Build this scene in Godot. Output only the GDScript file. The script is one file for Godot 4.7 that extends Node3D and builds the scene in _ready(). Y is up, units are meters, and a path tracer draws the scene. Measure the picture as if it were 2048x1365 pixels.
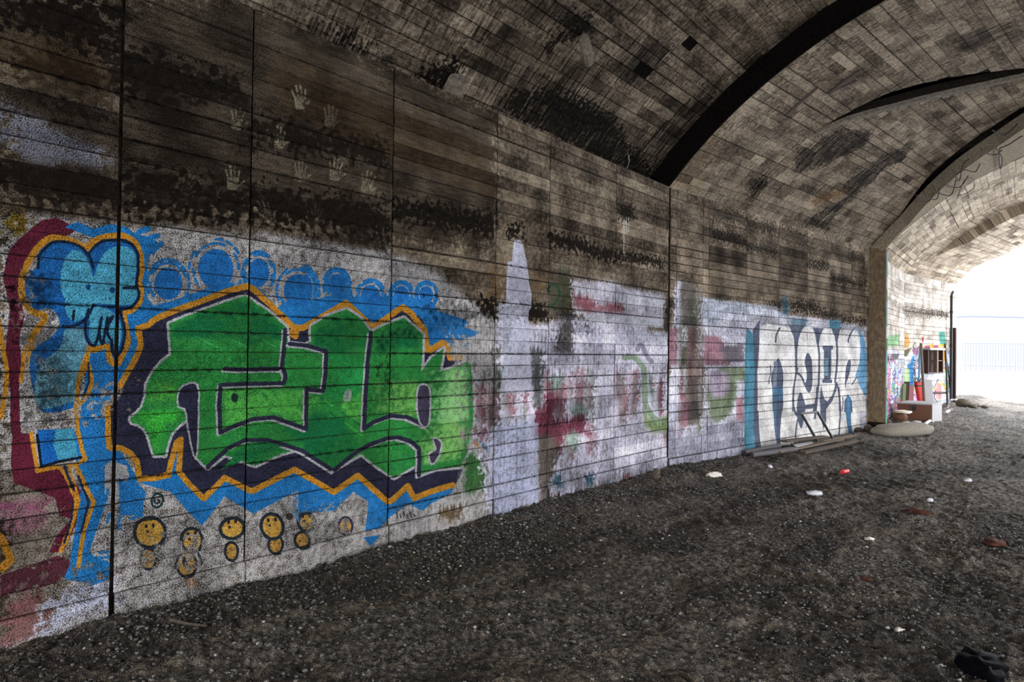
extends Node3D
# A board-marked concrete railway gallery with a graffiti wall, looking along it to the bright portal.
# Axes: x along the first bay, y up, z inward from the left wall (wall face at z = 0). Metres.

const FOCAL := 1365.0
const EYE := Vector3(0, 1.66, 4.48)
const SPAN_R := 6.35          # radius of the lining
const MID_Z := 4.77           # its centre, inward from the wall
const MID_Y := -0.09
const WALL_H := 4.07
const BREAK_X := 3.867        # vertical joint where the two wall textures meet
const P1 := Vector2(9.138, 0.0)
const P2 := Vector2(17.14, 1.0)
const P3 := Vector2(22.71, 0.81)
const P4 := Vector2(27.1, 1.63)

var ax := Vector3()           # the wall's direction, up and inward as the camera sees them
var au := Vector3()
var az := Vector3()
var rng := RandomNumberGenerator.new()
var mats := {}
var noise_fine := PackedByteArray()
var noise_mid := PackedByteArray()
var noise_big := PackedByteArray()
var noise_streak := PackedByteArray()


func _ready() -> void:
	rng.seed = 7
	set_camera()
	set_light()
	make_noise()
	make_materials()
	build_left_wall()
	build_middle_wall()
	build_end_walls()
	build_pillar()
	build_near_ceiling()
	build_middle_ceiling()
	build_end_ceiling()
	build_enclosure()
	build_floor()
	build_outside()
	build_ceiling_fittings()
	build_timber_and_pipes()
	build_corner_clutter()
	build_litter()


func set_camera() -> void:
	ax = Vector3(2132 - 1024, 716 - 682.5, FOCAL).normalized()
	var roll := 0.0128
	au = Vector3(roll, -1, -(ax.x * roll - ax.y) / ax.z).normalized()
	az = ax.cross(au)
	var cam := Camera3D.new()
	cam.name = "camera"
	cam.fov = rad_to_deg(2.0 * atan(682.5 / FOCAL))
	cam.near = 0.05
	cam.far = 2000.0
	cam.transform = Transform3D(Basis(Vector3(ax.x, au.x, az.x), -Vector3(ax.y, au.y, az.y), -Vector3(ax.z, au.z, az.z)), EYE)
	add_child(cam)
	cam.current = true


func set_light() -> void:
	var e := Environment.new()
	e.background_mode = Environment.BG_SKY
	var sky := Sky.new()
	var m := ProceduralSkyMaterial.new()      # a bright overcast
	m.sky_top_color = Color(0.90, 0.92, 0.95)
	m.sky_horizon_color = Color(0.99, 0.99, 1.0)
	m.sky_curve = 0.15
	m.ground_bottom_color = Color(0.75, 0.77, 0.8)
	m.ground_horizon_color = Color(0.9, 0.92, 0.95)
	m.sky_energy_multiplier = 1.0
	m.ground_energy_multiplier = 1.0
	sky.sky_material = m
	e.sky = sky
	e.background_energy_multiplier = 1.0
	e.tonemap_mode = Environment.TONE_MAPPER_LINEAR
	e.tonemap_exposure = 11.8
	e.sdfgi_enabled = true
	e.ssao_enabled = true
	e.ssil_enabled = true
	var w := WorldEnvironment.new()
	w.name = "environment"
	w.environment = e
	add_child(w)


# ---------------------------------------------------------------- naming and meshes

func tag(o: Node3D, label: String, category: String, group := "", kind := "") -> Node3D:
	if label:
		o.set_meta("label", label)
	if category:
		o.set_meta("category", category)
	if group:
		o.set_meta("group", group)
	if kind:
		o.set_meta("kind", kind)
	return o


var taken := {}

func numbered(called: String) -> String:
	var n: int = taken.get(called, 0)
	taken[called] = n + 1
	return called if n == 0 else "%s_%03d" % [called, n]


func base(called: String, at := Vector3.ZERO, turn := 0.0) -> Node3D:
	var o := Node3D.new()
	o.name = numbered(called)
	o.position = at
	o.rotation.y = turn
	add_child(o, true)
	return o


func put(called: String, mesh: Mesh, mat: Material, parent: Node3D = null) -> MeshInstance3D:
	var o := MeshInstance3D.new()
	o.mesh = mesh
	o.material_override = mat
	if parent:
		var key := str(parent.get_instance_id()) + called
		var n: int = taken.get(key, 0)
		taken[key] = n + 1
		o.name = called if n == 0 else "%s_%03d" % [called, n]
		parent.add_child(o, true)
	else:
		o.name = numbered(called)
		add_child(o, true)
	return o


class Soup extends RefCounted:      # triangles with flat normals
	var v := PackedVector3Array()
	var n := PackedVector3Array()
	var uv := PackedVector2Array()
	func tri(a: Vector3, b: Vector3, c: Vector3, ta := Vector2(), tb := Vector2(), tc := Vector2()) -> void:
		var m := (c - a).cross(b - a)
		if m.length_squared() < 1e-16:
			return
		m = m.normalized()
		v.append(a); v.append(b); v.append(c)
		n.append(m); n.append(m); n.append(m)
		uv.append(ta); uv.append(tb); uv.append(tc)
	func quad(a: Vector3, b: Vector3, c: Vector3, d: Vector3, ta := Vector2(), tb := Vector2(), tc := Vector2(), td := Vector2()) -> void:
		tri(a, b, c, ta, tb, tc)
		tri(a, c, d, ta, tc, td)
	func box(lo: Vector3, hi: Vector3, t := Transform3D(), bevel := 0.006) -> void:
		# a box whose twelve edges are chamfered
		var c := (lo + hi) / 2.0
		var h := (hi - lo) / 2.0
		var b := minf(bevel, minf(h.x, minf(h.y, h.z)) * 0.6)
		var face := []
		for a in 3:
			for s in [-1.0, 1.0]:
				var p := []
				for k in [[-1.0, -1.0], [1.0, -1.0], [1.0, 1.0], [-1.0, 1.0]]:
					var q := Vector3()
					q[a] = s * h[a]
					q[(a + 1) % 3] = k[0] * (h[(a + 1) % 3] - b)
					q[(a + 2) % 3] = k[1] * (h[(a + 2) % 3] - b)
					p.append(t * (c + q))
				face.append(p)
				out_quad(t * c, p[0], p[1], p[2], p[3])
		for a in 3:
			var i := (a + 1) % 3
			var j := (a + 2) % 3
			for si in [-1.0, 1.0]:
				for sj in [-1.0, 1.0]:
					var p := []
					for k in [[-1.0, 0], [1.0, 0], [1.0, 1], [-1.0, 1]]:
						var q := Vector3()
						q[a] = k[0] * (h[a] - b)
						q[i] = si * (h[i] - (b if k[1] == 1 else 0.0))
						q[j] = sj * (h[j] - (0.0 if k[1] == 1 else b))
						p.append(t * (c + q))
					out_quad(t * c, p[0], p[1], p[2], p[3])
		for sx in [-1.0, 1.0]:
			for sy in [-1.0, 1.0]:
				for sz in [-1.0, 1.0]:
					var p := []
					for a in 3:
						var q := Vector3(sx * (h.x - b), sy * (h.y - b), sz * (h.z - b))
						q[a] = [sx, sy, sz][a] * h[a]
						p.append(t * (c + q))
					out_quad(t * c, p[0], p[1], p[2], p[2])
	func out_quad(c: Vector3, p: Vector3, q: Vector3, r: Vector3, s: Vector3) -> void:
		var m := (r - p).cross(q - p)
		if m.dot((p + q + r) / 3.0 - c) < 0.0:
			quad(p, s, r, q)
		else:
			quad(p, q, r, s)
	func mesh() -> ArrayMesh:
		var a := []
		a.resize(Mesh.ARRAY_MAX)
		a[Mesh.ARRAY_VERTEX] = v
		a[Mesh.ARRAY_NORMAL] = n
		a[Mesh.ARRAY_TEX_UV] = uv
		var m := ArrayMesh.new()
		m.add_surface_from_arrays(Mesh.PRIMITIVE_TRIANGLES, a)
		return m


func tube(points: Array, r: float, sides := 8, r_end := -1.0, hollow := 0.0) -> ArrayMesh:
	# a round bar along the points, capped (or a pipe with a bore when hollow is given)
	var st := SurfaceTool.new()
	st.begin(Mesh.PRIMITIVE_TRIANGLES)
	var rings := []
	var bores := []
	var side := Vector3.ZERO
	for i in points.size():
		var p: Vector3 = points[i]
		var d: Vector3 = (points[mini(i + 1, points.size() - 1)] - points[maxi(i - 1, 0)]).normalized()
		if side == Vector3.ZERO:
			side = d.cross(Vector3.UP if absf(d.y) < 0.9 else Vector3.RIGHT).normalized()
		side = (side - d * side.dot(d)).normalized()
		var up := d.cross(side)
		var rr := r if r_end < 0.0 else lerpf(r, r_end, float(i) / (points.size() - 1))
		var ring := []
		var bore := []
		for k in sides:
			var a := TAU * k / sides
			ring.append(p + (side * cos(a) + up * sin(a)) * rr)
			bore.append(p + (side * cos(a) + up * sin(a)) * rr * hollow)
		rings.append(ring)
		bores.append(bore)
	var s := Soup.new()
	for i in points.size() - 1:
		for k in sides:
			var l := (k + 1) % sides
			s.quad(rings[i][k], rings[i][l], rings[i + 1][l], rings[i + 1][k])
			if hollow > 0.0:
				s.quad(bores[i][l], bores[i][k], bores[i + 1][k], bores[i + 1][l])
	for e in [0, points.size() - 1]:
		for k in sides:
			var l := (k + 1) % sides
			if hollow > 0.0:
				s.quad(rings[e][k], rings[e][l], bores[e][l], bores[e][k])
			else:
				s.tri(points[e], rings[e][k], rings[e][l])
	return s.mesh()


func lump(size: Vector3, rough: float, sd: int, rows := 10, cols := 16, flat_base := false, power := 1.0) -> ArrayMesh:
	# an uneven rounded body standing on its base
	var nz := FastNoiseLite.new()
	nz.seed = sd
	nz.frequency = 1.1
	var pts := []
	for i in rows + 1:
		var row := []
		var la := PI * i / rows - PI / 2
		for j in cols + 1:
			var lo := TAU * (j % cols) / cols
			var d := Vector3(cos(la) * cos(lo), sin(la), cos(la) * sin(lo))
			d = Vector3(signf(d.x) * pow(absf(d.x), power), signf(d.y) * pow(absf(d.y), power), signf(d.z) * pow(absf(d.z), power))
			var q := d * (1.0 + rough * nz.get_noise_3dv(d * 1.6)) * size / 2.0
			q.y += size.y / 2.0
			if flat_base:
				q.y = maxf(q.y, 0.0)
			row.append(q)
		pts.append(row)
	var st := SurfaceTool.new()
	st.begin(Mesh.PRIMITIVE_TRIANGLES)
	st.set_smooth_group(0)
	for i in rows:
		for j in cols:
			for p in [pts[i][j], pts[i + 1][j], pts[i + 1][j + 1], pts[i][j], pts[i + 1][j + 1], pts[i][j + 1]]:
				st.add_vertex(p)
	st.generate_normals()
	return st.commit()


# ---------------------------------------------------------------- from the photograph's pixels to places in the gallery

func sight(p: Vector2) -> Vector3:
	var r := Vector3(p.x - 1024.0, p.y - 682.5, FOCAL)
	return Vector3(r.dot(ax), r.dot(au), r.dot(az))


func project(p: Vector3) -> Vector2:
	var q := ax * p.x + au * (p.y - EYE.y) + az * (p.z - EYE.z)
	return Vector2(1024.0, 682.5) + Vector2(q.x, q.y) * FOCAL / maxf(q.z, 0.01)


func on_ground(p: Vector2, y := 0.0) -> Vector3:
	var d := sight(p)
	return EYE + d * ((y - EYE.y) / d.y)


func on_upright(p: Vector2, a: Vector2, b: Vector2) -> Vector2:
	# (distance along, height) where the sight through p meets the upright plane through a and b
	var t := (b - a).normalized()
	var n := Vector2(-t.y, t.x)
	var d := sight(p)
	var k := (a - Vector2(EYE.x, EYE.z)).dot(n) / Vector2(d.x, d.z).dot(n)
	var q := EYE + d * k
	return Vector2((Vector2(q.x, q.z) - a).dot(t), q.y)


func on_upright_3d(p: Vector2, a: Vector2, b: Vector2, off := 0.0) -> Vector3:
	var t := (b - a).normalized()
	var n := Vector2(-t.y, t.x) * off
	var q := on_upright(p, a + n, b + n)
	var g := a + n + t * q.x
	return Vector3(g.x, q.y, g.y)


class Face extends RefCounted:
	# a surface of the gallery in its own coordinates: u along, v up the wall or round the vault, d proud of it
	var curved := false
	var a := Vector2()
	var t := Vector2()
	var n := Vector2()
	var o0 := Vector3()
	var n0 := Vector3()
	var o1 := Vector3()
	var n1 := Vector3()
	var length := 1.0
	var r := 6.35
	var th := 0.7
	var box := Rect2()
	func at(u: float, v: float, d: float) -> Vector3:
		if not curved:
			var g := a + t * u + n * d
			return Vector3(g.x, v, g.y)
		var q := th + v / r
		var z := 4.77 - (r - d) * cos(q)
		var y := -0.09 + (r - d) * sin(q)
		var p0 := o0 + n0 * z
		var p1 := o1 + n1 * z
		var p := p0.lerp(p1, u / length)
		return Vector3(p.x, y, p.z)
	func tex(u: float, v: float) -> Vector2:
		return Vector2((u - box.position.x) / box.size.x, 1.0 - (v - box.position.y) / box.size.y)
	func arc() -> float:
		return (PI - 2.0 * th) * r


func upright(a: Vector2, b: Vector2, box: Rect2) -> Face:
	var f := Face.new()
	f.a = a
	f.t = (b - a).normalized()
	f.n = Vector2(-f.t.y, f.t.x)
	f.length = a.distance_to(b)
	f.box = box
	return f


func vault(a: Vector2, turn_a: float, b: Vector2, turn_b: float, r: float, box: Rect2) -> Face:
	var f := Face.new()
	f.curved = true
	f.o0 = Vector3(a.x, 0, a.y)
	f.n0 = Vector3(-sin(turn_a), 0, cos(turn_a))
	f.o1 = Vector3(b.x, 0, b.y)
	f.n1 = Vector3(-sin(turn_b), 0, cos(turn_b))
	f.length = a.distance_to(b)
	f.r = r
	f.th = asin((WALL_H - MID_Y) / r)
	f.box = box
	return f


func on_face(f: Face, p: Vector2) -> Vector2:
	if not f.curved:
		return on_upright(p, f.a, f.a + f.t)
	var w := Vector2(f.length * 0.5, 2.0)
	for i in 24:
		var e := project(f.at(w.x, w.y, 0)) - p
		var du := (project(f.at(w.x + 0.002, w.y, 0)) - p - e) / 0.002
		var dv := (project(f.at(w.x, w.y + 0.002, 0)) - p - e) / 0.002
		var det := du.x * dv.y - du.y * dv.x
		if absf(det) < 1e-6:
			break
		var step := Vector2((-e.x * dv.y + e.y * dv.x) / det, (-e.y * du.x + e.x * du.y) / det)
		w += step.limit_length(0.8)
		if step.length() < 1e-4:
			break
	return w


# ---------------------------------------------------------------- surfaces: concrete, paint, soot

func make_noise() -> void:
	noise_fine = noise_bytes(0.21, 2, 11, 1024, 1024)
	noise_mid = noise_bytes(0.030, 4, 12, 1024, 1024)
	noise_big = noise_bytes(0.0065, 4, 13, 1024, 1024)
	var im := Image.create_from_data(128, 1024, false, Image.FORMAT_L8, noise_bytes(0.06, 3, 14, 128, 1024))
	im.resize(1024, 1024, Image.INTERPOLATE_CUBIC)
	noise_streak = im.get_data()


func noise_bytes(freq: float, oct: int, sd: int, w: int, h: int) -> PackedByteArray:
	var n := FastNoiseLite.new()
	n.noise_type = FastNoiseLite.TYPE_SIMPLEX_SMOOTH
	n.seed = sd
	n.frequency = freq
	n.fractal_octaves = oct
	var im := n.get_seamless_image(w, h, false, false, 0.12)
	im.convert(Image.FORMAT_L8)
	return im.get_data()


class Canvas extends RefCounted:
	var face: Face
	var w := 1024
	var h := 1024
	var paint: Image       # sharp paint, alpha = cover
	var tint: Image        # soft shading sprayed over the green paint
	var wash: Image        # soft thin paint, drawn small
	var mask: Image        # r grime and soot, g worn paint, b pale bloom, a brown
	var rows := PackedFloat32Array()    # heights of the board joints
	var cols := PackedFloat32Array()    # places of the upright joints
	var across := false    # soot runs round the vault instead of along it
	var light := Color8(164, 147, 125)
	var dark := Color8(34, 27, 20)
	var tone := 0.0
	var contrast := 1.0
	var blocks := false    # cols only part the boards' tones
	var spread := 0.11
	var drip := 0.0
	var ragged := 3.0
	const SMALL := 256
	func _init(f: Face, width: int, height: int) -> void:
		face = f
		w = width
		h = height
		paint = Image.create(w, h, false, Image.FORMAT_RGBA8)
		paint.fill(Color(0.4, 0.4, 0.4, 0))
		wash = Image.create(SMALL, SMALL, false, Image.FORMAT_RGBA8)
		wash.fill(Color(0.62, 0.6, 0.62, 0))
		tint = Image.create(SMALL, SMALL, false, Image.FORMAT_RGBA8)
		tint.fill(Color(0.2, 0.5, 0.25, 0))
		mask = Image.create(SMALL, SMALL, false, Image.FORMAT_RGBA8)
		mask.fill(Color(0, 0, 0, 0))


func scan(im: Image, pts: PackedVector2Array, c: Color) -> void:
	# fills a polygon (even-odd) row by row
	var lo := INF
	var hi := -INF
	for p in pts:
		lo = minf(lo, p.y)
		hi = maxf(hi, p.y)
	var y0 := maxi(0, int(ceil(lo - 0.5)))
	var y1 := mini(im.get_height() - 1, int(floor(hi - 0.5)))
	if y1 < y0:
		return
	var at := []
	at.resize(y1 - y0 + 1)
	for i in at.size():
		at[i] = []
	for i in pts.size():
		var p := pts[i]
		var q := pts[(i + 1) % pts.size()]
		if p.y > q.y:
			var s := p
			p = q
			q = s
		var e0 := maxi(y0, int(ceil(p.y - 0.5)))
		var e1 := mini(y1, int(ceil(q.y - 0.5)) - 1)
		for y in range(e0, e1 + 1):
			at[y - y0].append(p.x + (q.x - p.x) * (y + 0.5 - p.y) / (q.y - p.y))
	for y in range(y0, y1 + 1):
		var xs: Array = at[y - y0]
		xs.sort()
		for k in range(0, xs.size() - 1, 2):
			var x0 := int(round(xs[k]))
			var x1 := int(round(xs[k + 1]))
			if x1 > x0:
				im.fill_rect(Rect2i(x0, y, x1 - x0, 1), c)


# where the zoomed views of the photograph start, and their scale
const VIEW := {"O": [0, 0, 1.0], "A": [0, 400, 0.34213], "B": [0, 867, 0.34213], "C": [600, 400, 0.34213], "D": [600, 700, 0.34213], "E": [1200, 450, 0.29297], "F": [1500, 620, 0.14648],
	"G": [1300, 780, 0.19531], "H": [0, 420, 0.16634], "I": [0, 640, 0.16634], "J": [0, 860, 0.16634], "K": [0, 1060, 0.16634], "L": [220, 980, 0.25391], "M": [960, 440, 0.26367],
	"N": [960, 700, 0.26367], "Q": [0, 0, 0.34213], "R": [600, 0, 0.34213], "S": [1200, 0, 0.41406], "T": [1690, 650, 0.17583], "U": [1690, 450, 0.17583]}

var active: Array = []        # the canvases being painted
var curve := false


func px(view: String, xy: Array) -> PackedVector2Array:
	var o: Array = VIEW[view]
	var out := PackedVector2Array()
	for i in range(0, xy.size() - 1, 2):
		out.append(Vector2(o[0] + xy[i] * o[2], o[1] + xy[i + 1] * o[2]))
	return out


func rounded(p: PackedVector2Array, closed: bool) -> PackedVector2Array:
	var out := PackedVector2Array()
	var n := p.size()
	for i in (n if closed else n - 1):
		var a := p[(i - 1 + n) % n] if closed or i > 0 else p[i]
		var b := p[i]
		var c := p[(i + 1) % n]
		var d := p[(i + 2) % n] if closed or i + 2 < n else c
		for k in 5:
			out.append(b.cubic_interpolate(c, a, d, k / 5.0))
	if not closed:
		out.append(p[n - 1])
	return out


func on_canvas(cv: Canvas, p: PackedVector2Array, w: int, h: int) -> PackedVector2Array:
	var out := PackedVector2Array()
	for q in p:
		var f := on_face(cv.face, q)
		var t := cv.face.tex(f.x, f.y)
		out.append(Vector2(t.x * w, t.y * h))
	return out


func area(view: String, xy: Array, c: Color, smooth := false) -> void:
	var p := px(view, xy)
	if smooth:
		p = rounded(p, true)
	for cv in active:
		scan(cv.paint, on_canvas(cv, p, cv.w, cv.h), c)


func line(view: String, xy: Array, width: float, c: Color, smooth := false, closed := false) -> void:
	# a stroke; width in the view's own pixels
	var p := px(view, xy)
	if smooth:
		p = rounded(p, closed)
	elif closed:
		p.append(p[0])
	var r: float = width * VIEW[view][2] / 2.0
	for i in p.size():
		var disc := PackedVector2Array()
		for k in 10:
			disc.append(p[i] + Vector2.from_angle(TAU * k / 10) * r)
		for cv in active:
			scan(cv.paint, on_canvas(cv, disc, cv.w, cv.h), c)
		if i + 1 < p.size() and p[i].distance_to(p[i + 1]) > 0.01:
			var s := (p[i + 1] - p[i]).normalized().orthogonal() * r
			var body := PackedVector2Array([p[i] - s, p[i] + s, p[i + 1] + s, p[i + 1] - s])
			for cv in active:
				scan(cv.paint, on_canvas(cv, body, cv.w, cv.h), c)


func oval(view: String, x: float, y: float, rx: float, ry: float, c: Color, tilt := 0.0) -> void:
	var xy := []
	for k in 22:
		var q := Vector2(cos(TAU * k / 22) * rx, sin(TAU * k / 22) * ry).rotated(tilt)
		xy.append_array([x + q.x, y + q.y])
	area(view, xy, c)


func soft(view: String, xy: Array, c: Color, smooth := false) -> void:
	# thin paint without a sharp edge
	var p := px(view, xy)
	if smooth:
		p = rounded(p, true)
	for cv in active:
		scan(cv.wash, on_canvas(cv, p, Canvas.SMALL, Canvas.SMALL), c)


func shade(view: String, xy: Array, c: Color) -> void:
	# a soft-edged spray over paint of its own hue
	var p := px(view, xy)
	for cv in active:
		scan(cv.tint, on_canvas(cv, p, Canvas.SMALL, Canvas.SMALL), c)


func soil(view: String, xy: Array, channel: int, amount: float) -> void:
	# channel 0 grime and soot, 1 worn paint, 2 pale bloom, 3 brown stain
	var p := px(view, xy)
	for cv in active:
		var q := on_canvas(cv, p, Canvas.SMALL, Canvas.SMALL)
		var one := Image.create(Canvas.SMALL, Canvas.SMALL, false, Image.FORMAT_L8)
		scan(one, q, Color(1, 1, 1))
		var d := one.get_data()
		var m: PackedByteArray = cv.mask.get_data()
		for i in d.size():
			if d[i]:
				m[i * 4 + channel] = clampi(m[i * 4 + channel] + int(amount * 255), 0, 255)
		cv.mask.set_data(Canvas.SMALL, Canvas.SMALL, false, Image.FORMAT_RGBA8, m)


var job: Canvas
var job_paint := PackedByteArray()
var job_wash := PackedByteArray()
var job_mask := PackedByteArray()
var job_tint := PackedByteArray()
var job_tone := PackedFloat32Array()
var job_row := PackedInt32Array()
var job_row_edge := PackedFloat32Array()
var job_joint := PackedFloat32Array()
var job_col := PackedInt32Array()
var job_col_edge := PackedFloat32Array()
var job_color: Array = []
var job_height: Array = []
const BANDS := 16


func finish(cv: Canvas, sd: int) -> Array:
	# puts concrete, boards' tones, paint, wear and soot together: [colour texture, height texture]
	job = cv
	job_paint = cv.paint.get_data()
	for im in [cv.wash, cv.mask, cv.tint]:
		im.resize(96, 96, Image.INTERPOLATE_BILINEAR)
		im.resize(cv.w, cv.h, Image.INTERPOLATE_BILINEAR)
	job_wash = cv.wash.get_data()
	job_mask = cv.mask.get_data()
	job_tint = cv.tint.get_data()
	var r := RandomNumberGenerator.new()
	r.seed = sd
	job_joint.resize(128)
	for i in 128:
		job_joint[i] = r.randf_range(0.35, 1.0) if r.randf() > 0.25 else 0.25
	job_row.resize(cv.h)
	job_row_edge.resize(cv.h)
	job_col.resize(cv.w)
	job_col_edge.resize(cv.w)
	var b := cv.face.box
	for y in cv.h:
		var v := b.position.y + b.size.y * (1.0 - (y + 0.5) / cv.h)
		var k := cv.rows.bsearch(v)
		job_row[y] = k
		var near := 1.0
		for q in [k - 1, k]:
			if q >= 0 and q < cv.rows.size():
				near = minf(near, absf(cv.rows[q] - v))
		job_row_edge[y] = clampf(1.0 - near / 0.026, 0.0, 1.0) * job_joint[mini(k if k < cv.rows.size() and absf(cv.rows[k] - v) <= near + 1e-5 else k - 1, 127)]
	for x in cv.w:
		var u := b.position.x + b.size.x * (x + 0.5) / cv.w
		var k := cv.cols.bsearch(u)
		job_col[x] = k
		var near := 1.0
		for q in [k - 1, k]:
			if q >= 0 and q < cv.cols.size():
				near = minf(near, absf(cv.cols[q] - u))
		job_col_edge[x] = 0.0 if cv.blocks else clampf(1.0 - near / 0.018, 0.0, 1.0) * 0.8
	job_tone.resize((cv.rows.size() + 1) * 64)
	for i in job_tone.size():
		job_tone[i] = r.randfn(0.0, cv.spread) + (-0.16 if r.randf() < 0.14 else 0.0)
	job_color = []
	job_height = []
	job_color.resize(BANDS)
	job_height.resize(BANDS)
	var task := WorkerThreadPool.add_group_task(band, BANDS)
	WorkerThreadPool.wait_for_group_task_completion(task)
	var color := PackedByteArray()
	var height := PackedByteArray()
	for i in BANDS:
		color.append_array(job_color[i])
		height.append_array(job_height[i])
	var out := []
	out.append(ImageTexture.create_from_image(Image.create_from_data(cv.w, cv.h, false, Image.FORMAT_RGB8, color)))
	out.append(ImageTexture.create_from_image(Image.create_from_data(cv.w, cv.h, false, Image.FORMAT_L8, height)))
	return out


func band(i: int) -> void:
	var w := job.w
	var y0 := job.h * i / BANDS
	var y1 := job.h * (i + 1) / BANDS
	var color := PackedByteArray()
	var height := PackedByteArray()
	color.resize(w * (y1 - y0) * 3)
	height.resize(w * (y1 - y0))
	var at := 0
	var ca := job.dark
	var cb := job.light
	var ppm := w / job.face.box.size.x
	var kx := 450.0 / ppm            # noise is laid at about 450 texels a metre
	var ky := 450.0 / (job.h / job.face.box.size.y)
	var ox := job.face.box.position.x * 450.0 + 8192.0
	var oy := 8192.0 - (job.face.box.position.y + job.face.box.size.y) * 450.0
	var across := job.across
	var ragged := job.ragged
	var stray := ppm * 0.30
	var drip := job.drip * 255.0
	var run := 0.22 if drip > 0.0 else 0.06
	for y in range(y0, y1):
		var ny := int(y * ky + oy)
		var row := job_row[y] * 64
		var re := job_row_edge[y]
		var slide := (job_row[y] * 389) % w if job.blocks else 0
		for x in w:
			var nx := int(x * kx + ox)
			var p := y * w + x
			var nf: float = noise_fine[((ny & 1023) << 10) | (nx & 1023)] / 255.0
			var nm: float = noise_mid[((ny & 1023) << 10) | (nx & 1023)] / 255.0
			var nb: float = noise_big[(((ny >> 1) & 1023) << 10) | ((nx >> 1) & 1023)] / 255.0
			var ns: float = noise_streak[((ny & 1023) << 10) | (nx & 1023)] / 255.0
			var nv: float = noise_streak[((nx & 1023) << 10) | ((ny >> 1) & 1023)] / 255.0
			var mx := clampi(x + int((nm - 0.5) * stray + (nb - 0.5) * stray), 0, w - 1)
			var my := clampi(y + int((noise_mid[((nx & 1023) << 10) | (ny & 1023)] / 255.0 - 0.5) * stray), 0, job.h - 1)
			var m := (my * w + mx) * 4
			var grime: float = job_mask[m] / 255.0
			var worn: float = job_mask[m + 1] / 255.0
			var bloom: float = job_mask[m + 2] / 255.0
			var brown: float = job_mask[m + 3] / 255.0
			var board_tone := job_tone[row + (job_col[(x + slide) % w] & 63)]
			var edge := maxf(re, job_col_edge[x])
			# bare concrete
			var t := 0.52 + job.tone + (board_tone + (ns - 0.5) * 0.26 + (nb - 0.5) * 0.8 + (nm - 0.5) * 0.55 + (nf - 0.5) * 0.75) * job.contrast
			t += bloom * (0.15 + 0.5 * nm)
			if across:
				t -= grime * clampf((nv * 1.2 + nm * 0.5 + nf * 0.2 + grime * 0.5 - 0.95) * 2.6, 0.0, 1.3)
				t -= clampf((nv * 0.5 + nb * 0.5 - 0.52) * 4.0, 0.0, 1.0) * 0.4
			else:
				t -= grime * clampf((nm * 0.7 + nb * 0.5 + nf * 0.4 - 0.47 + grime * 0.25) * 2.2, 0.05, 1.4)
			t = clampf(t, 0.0, 1.15)
			var cr := ca.r + (cb.r - ca.r) * t
			var cg := ca.g + (cb.g - ca.g) * t
			var cl := ca.b + (cb.b - ca.b) * t
			if brown > 0.01:
				var q := brown * clampf(nm * 1.6 - 0.2, 0.0, 1.0)
				cr += (0.36 - cr) * q
				cg += (0.24 - cg) * q
				cl += (0.11 - cl) * q
			var rise := 0.5 + (nf - 0.5) * 0.75 + (nm - 0.5) * 0.45
			# thin paint that has run down
			var py := y
			if drip > 0.0:
				py = clampi(y - int((nv - 0.3) * drip), 0, job.h - 1)
			var q2 := (py * w + clampi(x + int((nm - 0.5) * stray * 0.7 + (nf - 0.5) * 14.0), 0, w - 1)) * 4
			var wa: float = job_wash[q2 + 3] / 255.0
			if wa > 0.02:
				wa *= clampf((nv * run + nm * (0.42 - run * 0.5) + nf * (0.58 - run * 0.5) - 0.5) * 3.2 + (1.0 if drip > 0.0 else 0.8), 0.0, 1.0)
				var g := 0.66 + nf * 0.58 + (nv - 0.5) * run + (nb - 0.5) * 0.45 + (nm - 0.5) * 0.2 + board_tone * 0.55
				cr += (job_wash[q2] / 255.0 * g - cr) * wa
				cg += (job_wash[q2 + 1] / 255.0 * g - cg) * wa
				cl += (job_wash[q2 + 2] / 255.0 * g - cl) * wa
			# sharp paint, with a spray can's ragged edge
			var sx := clampi(x + int((nf - 0.5) * 2.0 * ragged + (nm - 0.5) * ragged), 0, w - 1)
			var sy := clampi(y + int((noise_fine[((nx & 1023) << 10) | (ny & 1023)] / 255.0 - 0.5) * 2.0 * ragged), 0, job.h - 1)
			var q3 := (sy * w + sx) * 4
			var pa: float = job_paint[q3 + 3] / 255.0
			if pa > 0.0:
				var lost := clampf((worn * 1.15 + 0.10 - nm * 0.55 - nf * 0.45) * 7.0 + edge * 0.25, 0.0, 1.0)
				pa *= 1.0 - lost
				var g := 0.93 + (nf - 0.5) * 0.62 + (nb - 0.5) * 0.4 + (nm - 0.5) * 0.25 + board_tone * 0.2
				var pr: float = job_paint[q3] / 255.0
				var pg: float = job_paint[q3 + 1] / 255.0
				var pb: float = job_paint[q3 + 2] / 255.0
				if pg > pr + 0.12 and pg > pb + 0.12:
					var ta: float = job_tint[p * 4 + 3] / 255.0 * clampf((nb * 0.6 + nm * 0.5 + nf * 0.3 - 0.7) * 3.0 + 0.75, 0.0, 1.0)
					pr += (job_tint[p * 4] / 255.0 - pr) * ta
					pg += (job_tint[p * 4 + 1] / 255.0 - pg) * ta
					pb += (job_tint[p * 4 + 2] / 255.0 - pb) * ta
				var grey := (pr + pg + pb) / 3.0
				cr += ((pr * 0.88 + grey * 0.12) * g - cr) * pa
				cg += ((pg * 0.88 + grey * 0.12) * g - cg) * pa
				cl += ((pb * 0.88 + grey * 0.12) * g - cl) * pa
				rise += 0.06 * pa - lost * 0.15
			# grime over everything, pores, and dirt that sits in the joints
			var k := 1.0 - grime * clampf(nm * 1.5 + nf * 0.5 - 0.62, 0.0, 1.0) * 0.85
			if nf < 0.30:
				k *= 0.40 + nf * 2.0
				rise -= 0.2
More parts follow.
